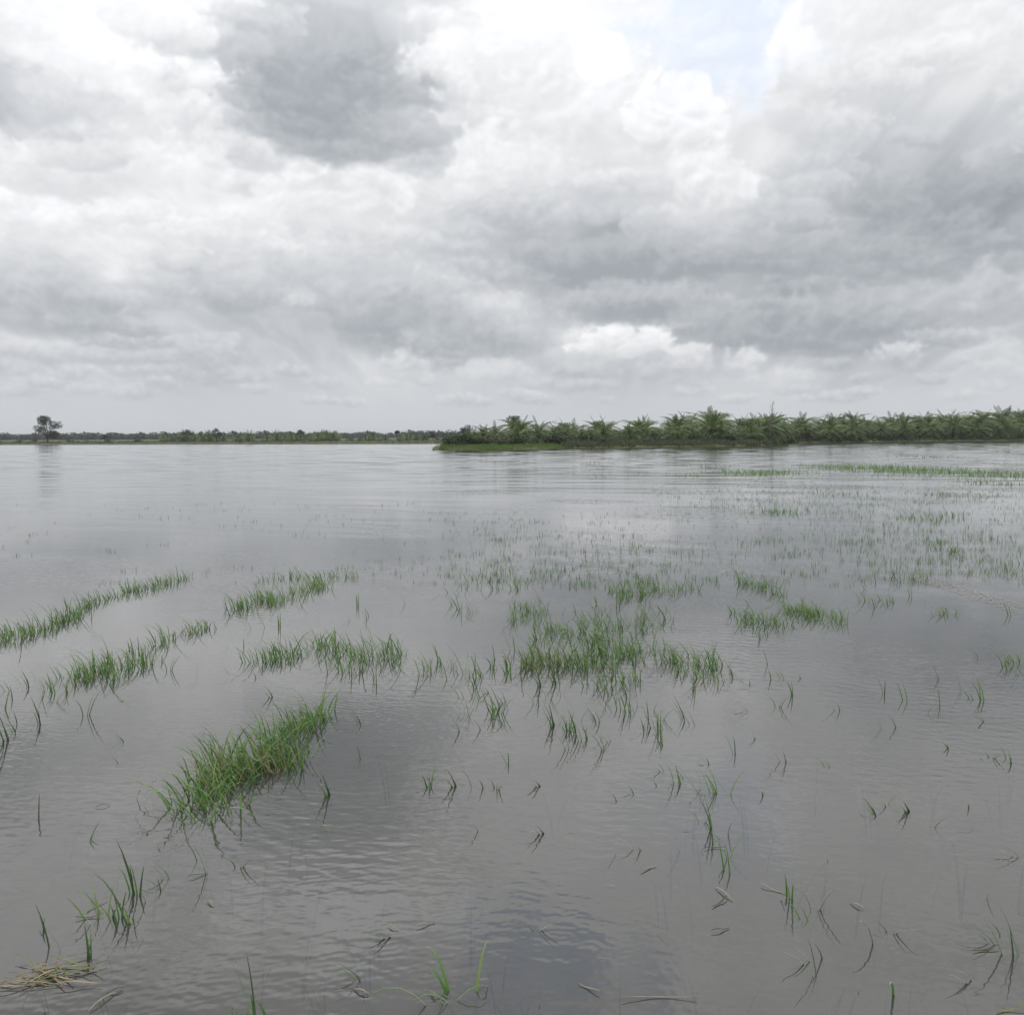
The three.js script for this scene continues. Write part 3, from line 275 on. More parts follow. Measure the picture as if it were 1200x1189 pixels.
// ---------------------------------------------------------------- land: spit and right bank, left bank, far plain
const soilTex = noiseTex(512, (u, v) => { const n = tiled(u, v, 12, 5), g = tiled(u + 0.5, v + 0.2, 6, 4), k = 0.33 + n * 0.16; return [k + g * 0.05, k + 0.02 - g * 0.02, k * 0.66]; }, true);
soilTex.repeat.set(1 / 9, 1 / 9);
const soilMat = new THREE.MeshStandardMaterial({ map: soilTex, roughness: 1 });
function land(name, shore, profile, label, cat, wob = 0.5) {
  // shore runs left to right; each column follows profile [distance behind the shore, height]
  const fine = [], r = rng(shore.length * 13);
  for (let i = 0; i < shore.length - 1; i++) { const [ax, az] = shore[i], [bx, bz] = shore[i + 1], n = Math.max(2, Math.ceil(Math.hypot(bx - ax, bz - az) / 1.5)); for (let k = 0; k < n; k++) fine.push([mixn(ax, bx, k / n), mixn(az, bz, k / n)]); }
  fine.push(shore[shore.length - 1]);
  const pos = [], uv = [], idx = [], m = profile.length;
  fine.forEach(([x, z]) => { const w = fbm(x * 0.35, z * 0.35, 3) * wob * 2; profile.forEach(([b, h]) => { const zz = z - b + (b < 30 ? w : 0); pos.push(x, h + (h > 0.1 ? noise(x * 0.5 + b, zz * 0.5) * 0.08 : 0), zz); uv.push(x, zz); }); });
  for (let i = 0; i < fine.length - 1; i++) for (let j = 0; j < m - 1; j++) { const a = i * m + j, b = a + m; idx.push(a, b, a + 1, b, b + 1, a + 1); }
  const o = mesh(name, build(pos, idx, uv), soilMat); kind(o, 'structure', label, cat); return o;
}
land('spit_ground', SPIT_SHORE, [[-1.5, -0.35], [0, 0.02], [0.7, 0.16], [2.5, 0.34], [7, 0.5], [30, 0.55], [120, 0.6], [900, 0.6]], 'low weedy land under the oil palms', 'ground');
land('far_bank', LEFT_BANK, [[-1.2, -0.3], [0, 0.04], [0.8, 0.3], [2.2, 0.42], [4.5, 0.4], [6, 0.1], [7.5, -0.3]], 'thin earth bank beyond the open water', 'bank', 0.3);
land('far_plain', [[-1400, -345], [-300, -340], [-100, -335], [60, -335], [200, -335]], [[-2, -0.3], [0, 0.05], [3, 0.3], [200, 0.4], [2400, 0.4]], 'flat land on the far side of the flood', 'ground', 1.5);

// ---------------------------------------------------------------- leaf materials
const leafMat = (rgb) => new THREE.MeshPhysicalMaterial({ color: new THREE.Color().setRGB(...rgb), roughness: 0.95, transmission: 0.42, thickness: 0, side: THREE.DoubleSide, vertexColors: true });
const riceMat = leafMat([1, 1, 1]);
const strawMat = new THREE.MeshStandardMaterial({ color: 0xffffff, roughness: 0.8, side: THREE.DoubleSide, vertexColors: true });
const greens = [[0.09, 0.205, 0.038], [0.13, 0.285, 0.05], [0.185, 0.36, 0.07], [0.058, 0.135, 0.032], [0.25, 0.375, 0.095], [0.155, 0.325, 0.056]];
const yellows = [[0.34, 0.29, 0.1], [0.3, 0.24, 0.09], [0.22, 0.25, 0.06], [0.4, 0.31, 0.15]];

// one rice leaf: folded ribbon from below the water to its tip
function blade(r, x, z, h, o = {}) {
  const seg = o.seg ?? 6, lean = o.lean ?? 0.25 + r() * 0.45, az = o.az ?? r() * 6.283, w = (o.w ?? 0.0095) * (0.75 + r() * 0.5), y0 = o.y0 ?? -0.09;
  const bend = o.bend ?? (r() < 0.2 ? 1.4 + r() : 0.35 + r() * 0.6), c = o.color ?? greens[Math.floor(r() * greens.length)], tw = az + 1.57 + (r() - 0.5) * 1.2;
  const pos = [], idx = [], col = [], L = (h - y0) / Math.max(0.5, Math.cos(lean)) * 1.05;
  let px = x, py = y0, pz = z, th = lean * 0.35;
  const cx = Math.cos(tw), cz = Math.sin(tw), dx = Math.cos(az), dz = Math.sin(az), dry = r() < 0.12;
  for (let i = 0; i <= seg; i++) {
    const t = i / seg, ww = w * (t < 0.15 ? 0.55 + t * 3 : Math.pow(Math.max(0, 1 - (t - 0.15) / 0.85), 0.6)) * 0.5 + 0.0006;
    const v = 0.28 * ww; // keel
    pos.push(px - cx * ww, py, pz - cz * ww, px + dx * -v, py - v * 0.3, pz + dz * -v, px + cx * ww, py, pz + cz * ww);
    const k = 0.9 + 0.2 * noise(i * 1.3 + x * 50, z * 50), tip = dry && t > 0.75 ? 0.7 : 0;
    const cc = [mixn(c[0], 0.3, tip) * k, mixn(c[1], 0.24, tip) * k, mixn(c[2], 0.1, tip) * k];
    col.push(...cc, ...cc, ...cc);
    if (i < seg) { const a = i * 3; idx.push(a, a + 1, a + 3, a + 1, a + 4, a + 3, a + 1, a + 2, a + 4, a + 2, a + 5, a + 4); }
    const sl = L / seg; th = lean * 0.35 + (lean * 0.65 + bend * t * t) * t;
    px += dx * Math.sin(th) * sl; pz += dz * Math.sin(th) * sl; py += Math.cos(th) * sl;
  }
  return build(pos, idx, null, col);
}
const LEAN_AZ = Math.PI + 0.3; // most leaves have been laid over towards the left by the wind

// ---------------------------------------------------------------- rice clumps
const CLUMP_LABELS = {
  a1: 'end clump of the long rice row, cut short where the row leaves open water', a2: 'longest thick clump in the outer diagonal rice row', a3: 'small thin rice clump following the longest clump in the outer row',
  a4: 'tiny dense rice clump in the middle of the outer diagonal row', a5: 'thin low rice clump linking two denser ones in the outer row', a6: 'dense narrow rice clump at the far tip of the outer diagonal row',
  b1: 'dense dark rice clump in the inner diagonal row', b2: 'ragged rice clump just behind the dense dark one in the inner row', b3: 'sparse upright rice leaves at the far end of the inner row', b4: 'small yellowish rice tuft alone between two diagonal rows', b5: 'few thin rice leaves beside the small yellowish tuft',
  c1: 'bright rice clump at the near end of the double row', c2: 'broad bright rice clump in the middle of the double row', c3: 'long thin line of rice leaves behind the broad bright clump',
  d1: 'isolated small oval rice clump with spiky outline', d2: 'rounded dense rice clump beside the wide open-leaved clump', d3: 'wide open clump of upright rice leaves over ruffled water',
  e1: 'splayed rice leaves bent low over the water at the foot of the largest tussock', e2: 'largest tall green rice tussock with dry straw at its heart', e3: 'low rice tussock with tan dead stems beside the largest tussock', e4: 'looser rice clump trailing behind the largest tussock',
  f1: 'faint open patch of thin rice leaves on pale water', f2: 'very small rice tuft below the faint open patch',
  g1: 'thin rice patch at the edge of the scattered central stand', g2: 'upright rice patch between the thin patch and the yellow-tinged clump', g3: 'wide scattered rice patch behind the central clumps', g4: 'small dark rice tuft just behind the longest central clump', g5: 'yellow-tinged rice clump at the end of the longest central clump', g6: 'longest dense rice clump in the central stand', g7: 'dense rice clump trailing into sparse leaves beside the central stand', g8: 'loose rice tuft in front of the longest central clump', g9: 'loose short row of upright rice leaves on calm water',
  h1: 'wide leafy rice clump behind the scattered central stand', h2: 'tiny rice tuft next to the wide leafy clump', h3: 'slanting rice clump with a bright upper tuft', h4: 'oval rice clump before the slanting bright one', h5: 'dense light green rice clump with drooping leaves', h6: 'few thin rice leaves past the light green clump', h7: 'tiny bright rice tuft on dark ruffled water', h8: 'tall bright rice clump beyond the foam streak', h9: 'sparse dark rice tuft on dark ruffled water', h10: 'thin rice leaves at the start of the foam streak',
  i1: 'small rice tuft with one long leaf leaning sharply over', j1: 'small fresh rice tuft with two wide leaves near floating straw', l1: 'half-submerged rice plant with long pale leaves', m1: 'cluster of broad rice leaves rising from the nearest shallows',
  p1: 'broad bright green band of distant rice across the flood', p2: 'distant bright green rice patch next to the broad band', p3: 'single distant rice tuft on empty water', p4: 'small distant rice patch beyond the empty water', p5: 'tiny dark rice patch off the grassy spit', p6: 'distant thin rice row below the broad green band', p7: 'thin mid-distance rice patch with upright leaves', p8: 'narrow farthest rice strip near the palm bank', p9: 'thin flat rice strip off the dark palms', p10: 'faint rice row between the broad band and the thin row', p11: 'faint short rice row on open water', p12: 'pale rice patch edging the broad green band',
};
CLUMPS.forEach(([id, ax, az, bx, bz, hw, nb, h], ci) => {
  const r = rng(100 + ci * 17), mx = (ax + bx) / 2, mz = (az + bz) / 2, g = group('rice_clump', mx, 0, mz);
  tag(g, CLUMP_LABELS[id], 'rice plant', 'rice clumps standing in the flooded field');
  const dist = Math.hypot(mx, mz), far = dist > 20, geos = [], far0 = far, dist0 = dist;
  const big = id[0] === 'e', near = dist < 12;
  const n = Math.round(nb * (id === 'p1' ? 4.5 : id === 'p2' ? 3 : far0 ? 1.3 : big ? 1.7 : dist0 < 5 ? 1 : 1.9)), parts = far ? 0 : Math.min(near ? 60 : 24, n);
  const knots = []; const nk = Math.max(2, Math.round(n / 6)); // leaves rise in bunches
  for (let i = 0; i < nk; i++) { const t0 = (i + r()) / nk, t = id === 'p1' || id === 'p2' ? Math.min(1, Math.max(0, t0 + 0.05 * Math.sin(t0 * 41) + 0.03 * Math.sin(t0 * 97))) : t0, e = Math.sqrt(Math.max(0.08, 1 - Math.pow(2 * t - 1, 2))); knots.push([mixn(ax, bx, t) - mx + (r() - 0.5) * 0.1, mixn(az, bz, t) - mz + (r() + r() - 1) * hw * e * (far0 ? 1.4 : 2.3)]); }
  for (let i = 0; i < n; i++) {
    const [kx, kz] = knots[Math.floor(r() * nk)], s = far ? 0.25 + hw * 0.3 : 0.03 + r() * 0.06, x = kx + (r() + r() - 1) * s * 1.5, z = kz + (r() + r() - 1) * s;
    const y = id === 'g5' && r() < 0.4 || id === 'b4' && r() < 0.3, straw = (id === 'e2' || id === 'e3') && r() < 0.3 && z > -0.03;
    const o = { color: straw ? yellows[3] : y ? yellows[2] : undefined, w: far ? 0.012 + dist * 0.0002 : big ? 0.009 : 0.0076, seg: far ? 3 : near ? 6 : 4, az: r() < 0.62 ? LEAN_AZ + (r() - 0.5) * 1.8 : r() * 6.283, lean: (id === 'e1' ? 0.6 : 0.25) + r() * r() * 1.3 };
    if ((id === 'p1' || id === 'p2' || id === 'h5' || id === 'c2') && r() < 0.6) o.color = greens[[2, 4, 5][Math.floor(r() * 3)]];
    if (id === 'l1') { o.w = 0.01; o.lean = 0.3 + r() * 0.9; o.bend = 1.5; }
    if (id === 'i1' && i === 0) { o.lean = 1.0; o.bend = 0.1; o.az = LEAN_AZ; }
    if (id === 'm1' || id === 'j1') o.w = 0.0095;
    const bg = blade(r, x, z, h * 0.58 * (0.28 + r() * 0.8) * (straw ? 0.8 : 1), o);
    if (i < parts) mesh('leaf', bg, riceMat, g); else geos.push(bg);
  }
  if (geos.length) { const m = mesh('leaf_mass', mergeGeometries(geos), riceMat, g); m.userData = { kind: 'stuff' }; }
});

// ---------------------------------------------------------------- lone seedlings, one thing each
{
  const protos = [];
  for (let k = 0; k < 9; k++) {
    const r = rng(900 + k), leaves = [], n = [1, 2, 3, 1, 2, 4, 2, 3, 1][k];
    for (let i = 0; i < n; i++) leaves.push(blade(r, (r() - 0.5) * 0.035, (r() - 0.5) * 0.035, 0.12 * (0.6 + r() * 0.5), { az: r() < 0.6 ? LEAN_AZ + (r() - 0.5) : r() * 6.28, lean: 0.1 + r() * 0.5 + (i ? 0.2 : 0), bend: r() < 0.25 ? 2.2 : 0.4, w: 0.0085, color: greens[[0, 3, 1, 5][Math.floor(r() * 4)]] }));
    protos.push(leaves);
  }
  const r = rng(555);
  SEEDLINGS.forEach(([x, z, h]) => {
    const p = protos[Math.floor(r() * protos.length)], s = h / 0.12;
    const g = group('rice_seedling', x, 0, z);
    const word = ['single-leaf rice shoot', 'two-leaf rice seedling', 'three-leaf rice seedling', 'four-leaf rice seedling'][p.length - 1], tall = h >= 0.115;
    tag(g, (tall ? 'taller lone ' : 'short lone ') + word + ' poking up through open floodwater', 'rice plant', (tall ? 'taller ' : 'short ') + word + 's scattered over the water');
    g.rotation.y = (r() - 0.5) * 2.4; g.scale.set(0.7 + 0.2 * s, s * 0.85, 0.7 + 0.2 * s);
    p.forEach((geo) => mesh('leaf', geo, riceMat, g));
  });
}
// distant seedlings: a mass past counting
{
  const r = rng(777), geos = [];
  for (let i = 0; i < 3; i++) geos.push(blade(r, (r() - 0.5) * 1.6, (r() - 0.5) * 1.2, 0.6 + r() * 0.5, { y0: -0.5, seg: 4, lean: 0.15 + r() * 0.7, bend: 0.3 + r(), w: 0.058, color: [1, 1, 1] }));
  const places = [];
  for (const [zf, zn, sl, sr, n, h] of FAR_ZONES) for (let i = 0; i < n * 1.3; i++) {
    const q = mixn(1 / zf, 1 / zn, r()), z = 1 / q, x = mixn(sl, sr, r()) * z, m = r() < 0.55 ? 1 + Math.floor(r() * 6) : 1;
    if (fbm(x * 0.16 + 5, z * 0.09, 3) + r() * 0.3 < 0.02) continue; // bare stretches
    for (let k = 0; k < m; k++) places.push([x + (m > 1 ? (r() + r() - 1) * z * 0.022 : 0), -z + (m > 1 ? (r() - 0.5) * z * 0.02 : 0), h * (0.5 + r() * 0.7)]);
  }
  const im = new THREE.InstancedMesh(mergeGeometries(geos), riceMat, places.length), m4 = new THREE.Matrix4(), q = new THREE.Quaternion(), up = new THREE.Vector3(0, 1, 0), c = new THREE.Color();
  places.forEach(([x, z, h], i) => { q.setFromAxisAngle(up, r() * 6.28); m4.compose(new THREE.Vector3(x, 0, z), q, new THREE.Vector3(0.062, h * 0.46, 0.062)); im.setMatrixAt(i, m4); const g = greens[Math.floor(r() * 4)]; im.setColorAt(i, c.setRGB(g[0], g[1], g[2] * 1.3)); });
  im.name = 'distant_rice_grass'; im.castShadow = im.receiveShadow = true; kind(im, 'stuff', 'thin scatter of distant rice shoots across the flooded field', 'rice grass'); scene.add(im);
}
// leaves under the water near the observer
{
  const r = rng(888), geos = [];
  for (let i = 0; i < 130; i++) {
    const z = -(2.7 + r() * r() * 3.2), x = (r() * 1.05 - 0.42) * -z * 1.05;
    const n = 1 + Math.floor(r() * 3);
    for (let k = 0; k < n; k++) geos.push(blade(r, x + (r() - 0.5) * 0.06, z + (r() - 0.5) * 0.06, -0.015 - r() * 0.03, { y0: -0.28, lean: 0.1 + r() * 0.5, bend: r() < 0.3 ? 1.6 : 0.3, w: 0.012, seg: 5, color: r() < 0.16 ? [0.5, 0.47, 0.34] : [0.035, 0.06, 0.03] }));
  }
  const o = mesh('submerged_grass', mergeGeometries(geos), riceMat); kind(o, 'stuff', 'drowned rice leaves just under the muddy surface', 'rice grass');
}
// ---------------------------------------------------------------- floating leaves and straw
const FLOAT_LABELS = ['dark fallen rice leaf lying flat on the water', 'pale straw-coloured dead leaf floating on the water', 'yellow-green fallen leaf floating on the water'];
const floatCols = [[0.05, 0.07, 0.028], [0.23, 0.21, 0.155], [0.16, 0.18, 0.06]];
function floating(r, len, curl, w, c) {
  const pos = [], idx = [], col = [], seg = 8; let px = -len / 2, pz = 0, th = -curl / 2;
  for (let i = 0; i <= seg; i++) {
    const t = i / seg, ww = w * Math.pow(Math.sin(Math.PI * Math.min(0.97, t * 0.9 + 0.07)), 0.7) / 2 + 0.0008, y = 0.003 + 0.004 * Math.sin(t * 5 + len * 90) + 0.003;
    const nx = -Math.sin(th), nz = Math.cos(th), k = 0.85 + 0.3 * r();
    pos.push(px + nx * ww, y + 0.0015, pz + nz * ww, px, y, pz, px - nx * ww, y + 0.0015, pz - nz * ww);
    for (let j = 0; j < 3; j++) col.push(c[0] * k, c[1] * k, c[2] * k);
    if (i < seg) { const a = i * 3; idx.push(a, a + 3, a + 1, a + 1, a + 3, a + 4, a + 1, a + 4, a + 2, a + 2, a + 4, a + 5); }
    th += curl / seg; px += Math.cos(th) * len / seg; pz += Math.sin(th) * len / seg;
  }
  return build(pos, idx, null, col);
}
{
  const r = rng(61);
  FLOATING.forEach(([x, z, len, turn, k], n) => {
    if (n % 5 === 1 || n % 5 === 3) return;
    const m = mesh('floating_leaf', floating(r, len * 1.05, (r() - 0.5) * 1.4, len > 0.2 ? 0.0045 : 0.0045 + r() * 0.0025, floatCols[k]), strawMat);
    m.position.set(x, 0, z); m.rotation.y = turn; tag(m, FLOAT_LABELS[k], 'leaf', ['dark floating leaves', 'pale floating leaves', 'yellow-green floating leaves'][k]);
  });
  const g = group('straw_heap', STRAW[0], 0, STRAW[1]); tag(g, 'small tangle of tan straw and green stalks floating in the shallows', 'straw');
  for (let i = 0; i < 26; i++) {
    const age = 0.5 + r() * 0.7, tan = r() < 0.7, m = mesh('straw_stalk', floating(r, 0.06 + r() * 0.17, (r() - 0.5) * 1.1, 0.003 + r() * 0.003, tan ? [0.32 * age, 0.255 * age, 0.15 * age] : [0.16, 0.2, 0.05]), strawMat, g);
    m.position.set((r() + r() - 1) * 0.15, 0.001 + i * 0.0003, (r() + r() - 1) * 0.075); m.rotation.set((r() - 0.5) * 0.12, (r() - 0.5) * 1.6 + (r() < 0.3 ? 1 : 0), (r() - 0.5) * 0.15);
  }
}
// ---------------------------------------------------------------- foam streak: many flecks of pale scum
{
  const r = rng(71), n = 2400, geo = new THREE.CircleGeometry(1, 7).rotateX(-Math.PI / 2), im = new THREE.InstancedMesh(geo, new THREE.MeshStandardMaterial({ color: new THREE.Color().setRGB(0.36, 0.34, 0.3), roughness: 0.9 }), n), m4 = new THREE.Matrix4(), q = new THREE.Quaternion(), up = new THREE.Vector3(0, 1, 0);
  for (let i = 0; i < n; i++) {
    const t = r() * (FOAM.length - 1), k = Math.min(FOAM.length - 2, Math.floor(t)), f = t - k, w = (r() + r() + r() - 1.5) * 0.9 * (0.4 + t * 0.5);
    const x = mixn(FOAM[k][0], FOAM[k + 1][0], f) + (r() - 0.5) * 0.3, z = mixn(FOAM[k][1], FOAM[k + 1][1], f) + w + noise(x * 2, 4) * 0.15, s = 0.002 + r() * r() * 0.007;
    q.setFromAxisAngle(up, r() * 6.28); m4.compose(new THREE.Vector3(x, 0.004 + r() * 0.003, z), q, new THREE.Vector3(s * (1 + r()), 1, s)); im.setMatrixAt(i, m4);
  }
  im.name = 'floating_foam'; im.receiveShadow = true; kind(im, 'stuff', 'pale streak of foam and scum drifting on the water', 'foam'); scene.add(im);
}

// ---------------------------------------------------------------- oil palms
// frond of unit length along +x: rachis and folded leaflets
function frond(seed, a0, curve, leafLen, pairs, colA, colB) {
  const r = rng(seed), pos = [], idx = [], col = []; let px = 0, py = 0, th = a0; const S = 10, path = [[0, 0, a0]];
  for (let i = 1; i <= S; i++) { th = a0 - curve * Math.pow(i / S, 1.3); px += Math.cos(th) / S; py += Math.sin(th) / S; path.push([px, py, th]); }
  const at = (t) => { const f = Math.min(S - 1e-6, t * S), i = Math.floor(f), a = path[i], b = path[i + 1], k = f - i; return [mixn(a[0], b[0], k), mixn(a[1], b[1], k), mixn(a[2], b[2], k)]; };
  for (let i = 0; i < S; i++) { // rachis, three-sided
    for (const t of [i / S, (i + 1) / S]) { const [x, y, h] = at(t), w = 0.02 * (1 - t) + 0.002; pos.push(x, y, -w, x, y, w, x - Math.sin(h) * w * 1.2, y + Math.cos(h) * w * 1.2, 0); for (let j = 0; j < 3; j++) col.push(colB[0] * 1.15, colB[1] * 1.05, colB[2]); }
    const b = i * 6; for (let j = 0; j < 3; j++) { const k = (j + 1) % 3; idx.push(b + j, b + k, b + 3 + j, b + k, b + 3 + k, b + 3 + j); }
  }
  pairs = Math.round(pairs * 1.35);
  for (let i = 0; i < pairs; i++) {
    const t = 0.12 + 0.87 * (i + 0.5 * r()) / pairs, [x, y, h] = at(t), L = leafLen * Math.pow(Math.sin(Math.PI * Math.min(0.96, 0.12 + t * 0.86)), 0.6) * (0.8 + r() * 0.4), w = 0.0095 + 0.005 * r();
    for (const s of [-1, 1]) {
      const fwd = 0.5 + r() * 0.35, up = 0.35 * (r() - 0.2), c = r() < 0.5 ? colA : colB, kk = 0.85 + r() * 0.3;
      const dx = Math.cos(h) * fwd - Math.sin(h) * up, dy = Math.sin(h) * fwd + Math.cos(h) * up - 0.12, dz = s, n = Math.hypot(dx, dy, dz);
      const ux = dx / n, uy = dy / n, uz = dz / n, b = pos.length / 3, mx = x + ux * L * 0.55, my = y + uy * L * 0.55, mz = uz * L * 0.55, ex = x + ux * L * 0.95, ey = y + uy * L * 0.95 - L * 0.22, ez = uz * L * 0.95;
      pos.push(x, y, 0, mx - Math.cos(h) * w, my - Math.sin(h) * w, mz, mx + Math.cos(h) * w, my + Math.sin(h) * w, mz, ex, ey, ez);
      for (let j = 0; j < 4; j++) col.push(c[0] * kk, c[1] * kk, c[2] * kk);
      idx.push(b, b + 1, b + 2, b + 1, b + 3, b + 2);
    }
  }
  return build(pos, idx, null, col);
}
const palmA = [0.075, 0.128, 0.032], palmB = [0.18, 0.255, 0.07], dryA = [0.17, 0.13, 0.085], dryB = [0.24, 0.19, 0.13];
const palmMat = new THREE.MeshPhysicalMaterial({ color: 0xffffff, roughness: 0.92, transmission: 0.18, thickness: 0, side: THREE.DoubleSide, vertexColors: true });
const barkTex = noiseTex(128, (u, v) => { const k = 0.3 + tiled(u, v, 14, 4) * 0.25; return [k, k * 0.9, k * 0.78]; }, true);
const barkMat = new THREE.MeshStandardMaterial({ map: barkTex, roughness: 1 });
const F = { spear: [0, 1, 2].map((i) => frond(10 + i, 1.42 - i * 0.1, 0.3, 0.13, 20, palmA, palmA)), up: [0, 1, 2].map((i) => frond(20 + i, 1.15 - i * 0.08, 1.0, 0.19, 24, palmA, palmB)), arch: [0, 1, 2].map((i) => frond(30 + i, 0.75 - i * 0.12, 1.5, 0.22, 26, palmA, palmB)), out: [0, 1, 2].map((i) => frond(40 + i, 0.25 - i * 0.15, 1.25, 0.22, 24, palmA, palmB)), hang: [0, 1].map((i) => frond(50 + i, -0.25 - i * 0.25, 0.95, 0.19, 20, palmA, palmB)), dry: [0, 1].map((i) => frond(60 + i, -0.35 - i * 0.3, 0.8, 0.15, 16, dryA, dryB)) };
function trunkGeo(seed, h, r0) {
  const r = rng(seed), g = new THREE.CylinderGeometry(r0 * 0.85, r0 * 1.15, h, 9, 7); g.translate(0, h / 2, 0); const p = g.attributes.position;
  for (let i = 0; i < p.count; i++) { const k = 1 + (noise(p.getX(i) * 9 + seed, p.getY(i) * 5 + p.getZ(i) * 9)) * 0.35; p.setX(i, p.getX(i) * k); p.setZ(i, p.getZ(i) * k); } g.computeVertexNormals(); return g;
}
// a palm 1 unit tall in silhouette (to the tips of its spears)
function makePalm(seed, o = {}) {
  const r = rng(seed), g = group('oil_palm', 0, 0, 0), trunk = o.trunk ?? 0.3;
  mesh('trunk', trunkGeo(seed, trunk + 0.06, 0.05), barkMat, g);
  const put = (kindName, n, len, y) => { for (let i = 0; i < n; i++) { const set = F[kindName], m = mesh('frond', set[Math.floor(r() * set.length)], palmMat, g); m.position.set(0, y + (r() - 0.5) * 0.04, 0); m.rotation.y = (i / n) * 6.283 + r() * 0.7; const L = len * (0.85 + r() * 0.3); m.scale.setScalar(L); } };
  const s = 1 - trunk;
  put('spear', 2, s * 0.78, trunk + 0.06); put('up', 9, s * 0.86, trunk + 0.05); put('arch', 13, s * 0.84, trunk + 0.05); put('out', 10, s * 0.82, trunk + 0.02); put('hang', o.hang ?? 6, s * 0.8, trunk - 0.02); if (o.dry) put('dry', o.dry, s * 0.62, trunk - 0.04);
  return g;
}
{
  const protos = [makePalm(1, { trunk: 0.4, hang: 8, dry: 4 }), makePalm(2, { trunk: 0.34, hang: 9, dry: 6 }), makePalm(3, { trunk: 0.46, hang: 7, dry: 5 }), makePalm(4, { trunk: 0.3, hang: 10, dry: 3 })];
  const used = protos.map(() => false), r = rng(31);
  const place = (k, x, z, h, y, label, grp) => { const o = used[k] ? copyOf(protos[k]) : protos[k]; used[k] = true; o.position.set(x, y, z); o.rotation.y = r() * 6.28; o.scale.set(h * 1.25, h, h * 1.25); tag(o, label, 'palm tree', grp); return o; };
  const L = { dark: 'squat dark oil palm at the waterline beside the yellow post', dark2: 'squat oil palm with a rounded dark crown between the yellow post and the bright palm', tall: 'tallest shoreline oil palm with dark hanging skirt', tall2: 'oil palm with dark trunk at the end of the spit beside the leafless tree', tip: 'small leaning oil palm alone on the tip of the spit', bright: 'bright light green young oil palm on the spit shore' };
  SPECIAL_PALMS.forEach(([x, z, h, id]) => place(id === 'tall' || id === 'tall2' ? 1 : 3, x, z, h, 0.1, L[id]));
  PALMS.forEach(([x, z, h, back]) => {
    const spit = x / -z < 0.262, k = Math.floor(r() * 4);
    const row = back < 15 ? 'front row' : back < 25 ? 'second row' : 'rear rows';
    place(k, x, z, h * (k === 3 ? 0.92 : 1), 0.45, spit ? (row === 'front row' ? 'oil palm in the front row along the grassy spit' : row === 'second row' ? 'oil palm standing behind the front row on the spit' : 'oil palm deep in the grove behind the spit') : (row === 'rear rows' ? 'oil palm crown rising at the back of the bank plantation' : row === 'second row' ? 'oil palm in the second row of the bank plantation' : 'oil palm at the water edge of the bank plantation'), (spit ? 'spit oil palms, ' : 'bank oil palms, ') + row);
  });
}
// far oil palms across the flood: each a trunk and one crown
{
  const far = [0, 1, 2].map((k) => {
    const r = rng(300 + k), list = []; const add = (set, n, len) => { for (let i = 0; i < n; i++) { const g = set[i % set.length].clone(); g.scale(len, len, len); g.rotateY(i / n * 6.28 + r()); list.push(g); } };
    add(F.spear, 3, 0.6); add(F.up, 5, 0.62); add(F.arch, 6, 0.62); add(F.out, 5, 0.6); add(F.hang, 3, 0.5);
    return { crown: mergeGeometries(list), trunk: trunkGeo(400 + k, 0.42, 0.04) };
  });
  const r = rng(313);
  LEFT_PALMS.forEach(([x, z, h]) => {
    const k = Math.floor(r() * 3), g = group('distant_oil_palm', x, 0.35, z); mesh('trunk', far[k].trunk, barkMat, g); const c = mesh('crown', far[k].crown, palmMat, g); c.position.y = 0.3;
    g.scale.set(h * 1.15, h, h * 1.15); g.rotation.y = r() * 6.28; tag(g, 'small distant oil palm in the line across the flood', 'palm tree', 'distant oil palms across the flood');
  });
}

// ---------------------------------------------------------------- broadleaf trees, bushes, far wood
const treeMat = new THREE.MeshPhysicalMaterial({ color: 0xffffff, roughness: 0.92, transmission: 0.15, thickness: 0, side: THREE.DoubleSide, vertexColors: true });
function leafCloud(seed, lobes, n, size, cA, cB) {
  const r = rng(seed), pos = [], idx = [], col = [];
  const vol = lobes.map((l) => l[3] * l[4] * l[3]); const tot = vol.reduce((a, b) => a + b, 0);
  for (let i = 0; i < n; i++) {
    let q = r() * tot, k = 0; while (k < lobes.length - 1 && (q -= vol[k]) > 0) k++;
    const [lx, ly, lz, rx, ry] = lobes[k]; let x, y, z, d; do { x = r() * 2 - 1; y = r() * 2 - 1; z = r() * 2 - 1; d = x * x + y * y + z * z; } while (d > 1 || d < 0.25 * r());
    const px = lx + x * rx, py = ly + y * ry, pz = lz + z * rx; if (noise(px * 2.2 / rx + seed, py * 2.2 / rx + pz * 1.7 / rx) > 0.32) continue;
    const s = size * (0.6 + r() * 0.8), a = r() * 6.28, t = (r() - 0.5) * 2.2, ux = Math.cos(a), uz = Math.sin(a), uy = (r() - 0.5), vx = -uz * Math.cos(t), vy = Math.sin(t), vz = ux * Math.cos(t), b = pos.length / 3, c = r() < 0.5 ? cA : cB, kk = 0.8 + r() * 0.4;
    pos.push(px - ux * s, py - uy * s, pz - uz * s, px + vx * s * 0.45, py + vy * s * 0.45, pz + vz * s * 0.45, px + ux * s, py + uy * s, pz + uz * s, px - vx * s * 0.45, py - vy * s * 0.45, pz - vz * s * 0.45);
    for (let j = 0; j < 4; j++) col.push(c[0] * kk, c[1] * kk, c[2] * kk); idx.push(b, b + 1, b + 2, b, b + 2, b + 3);
  }
  return build(pos, idx, null, col);
}
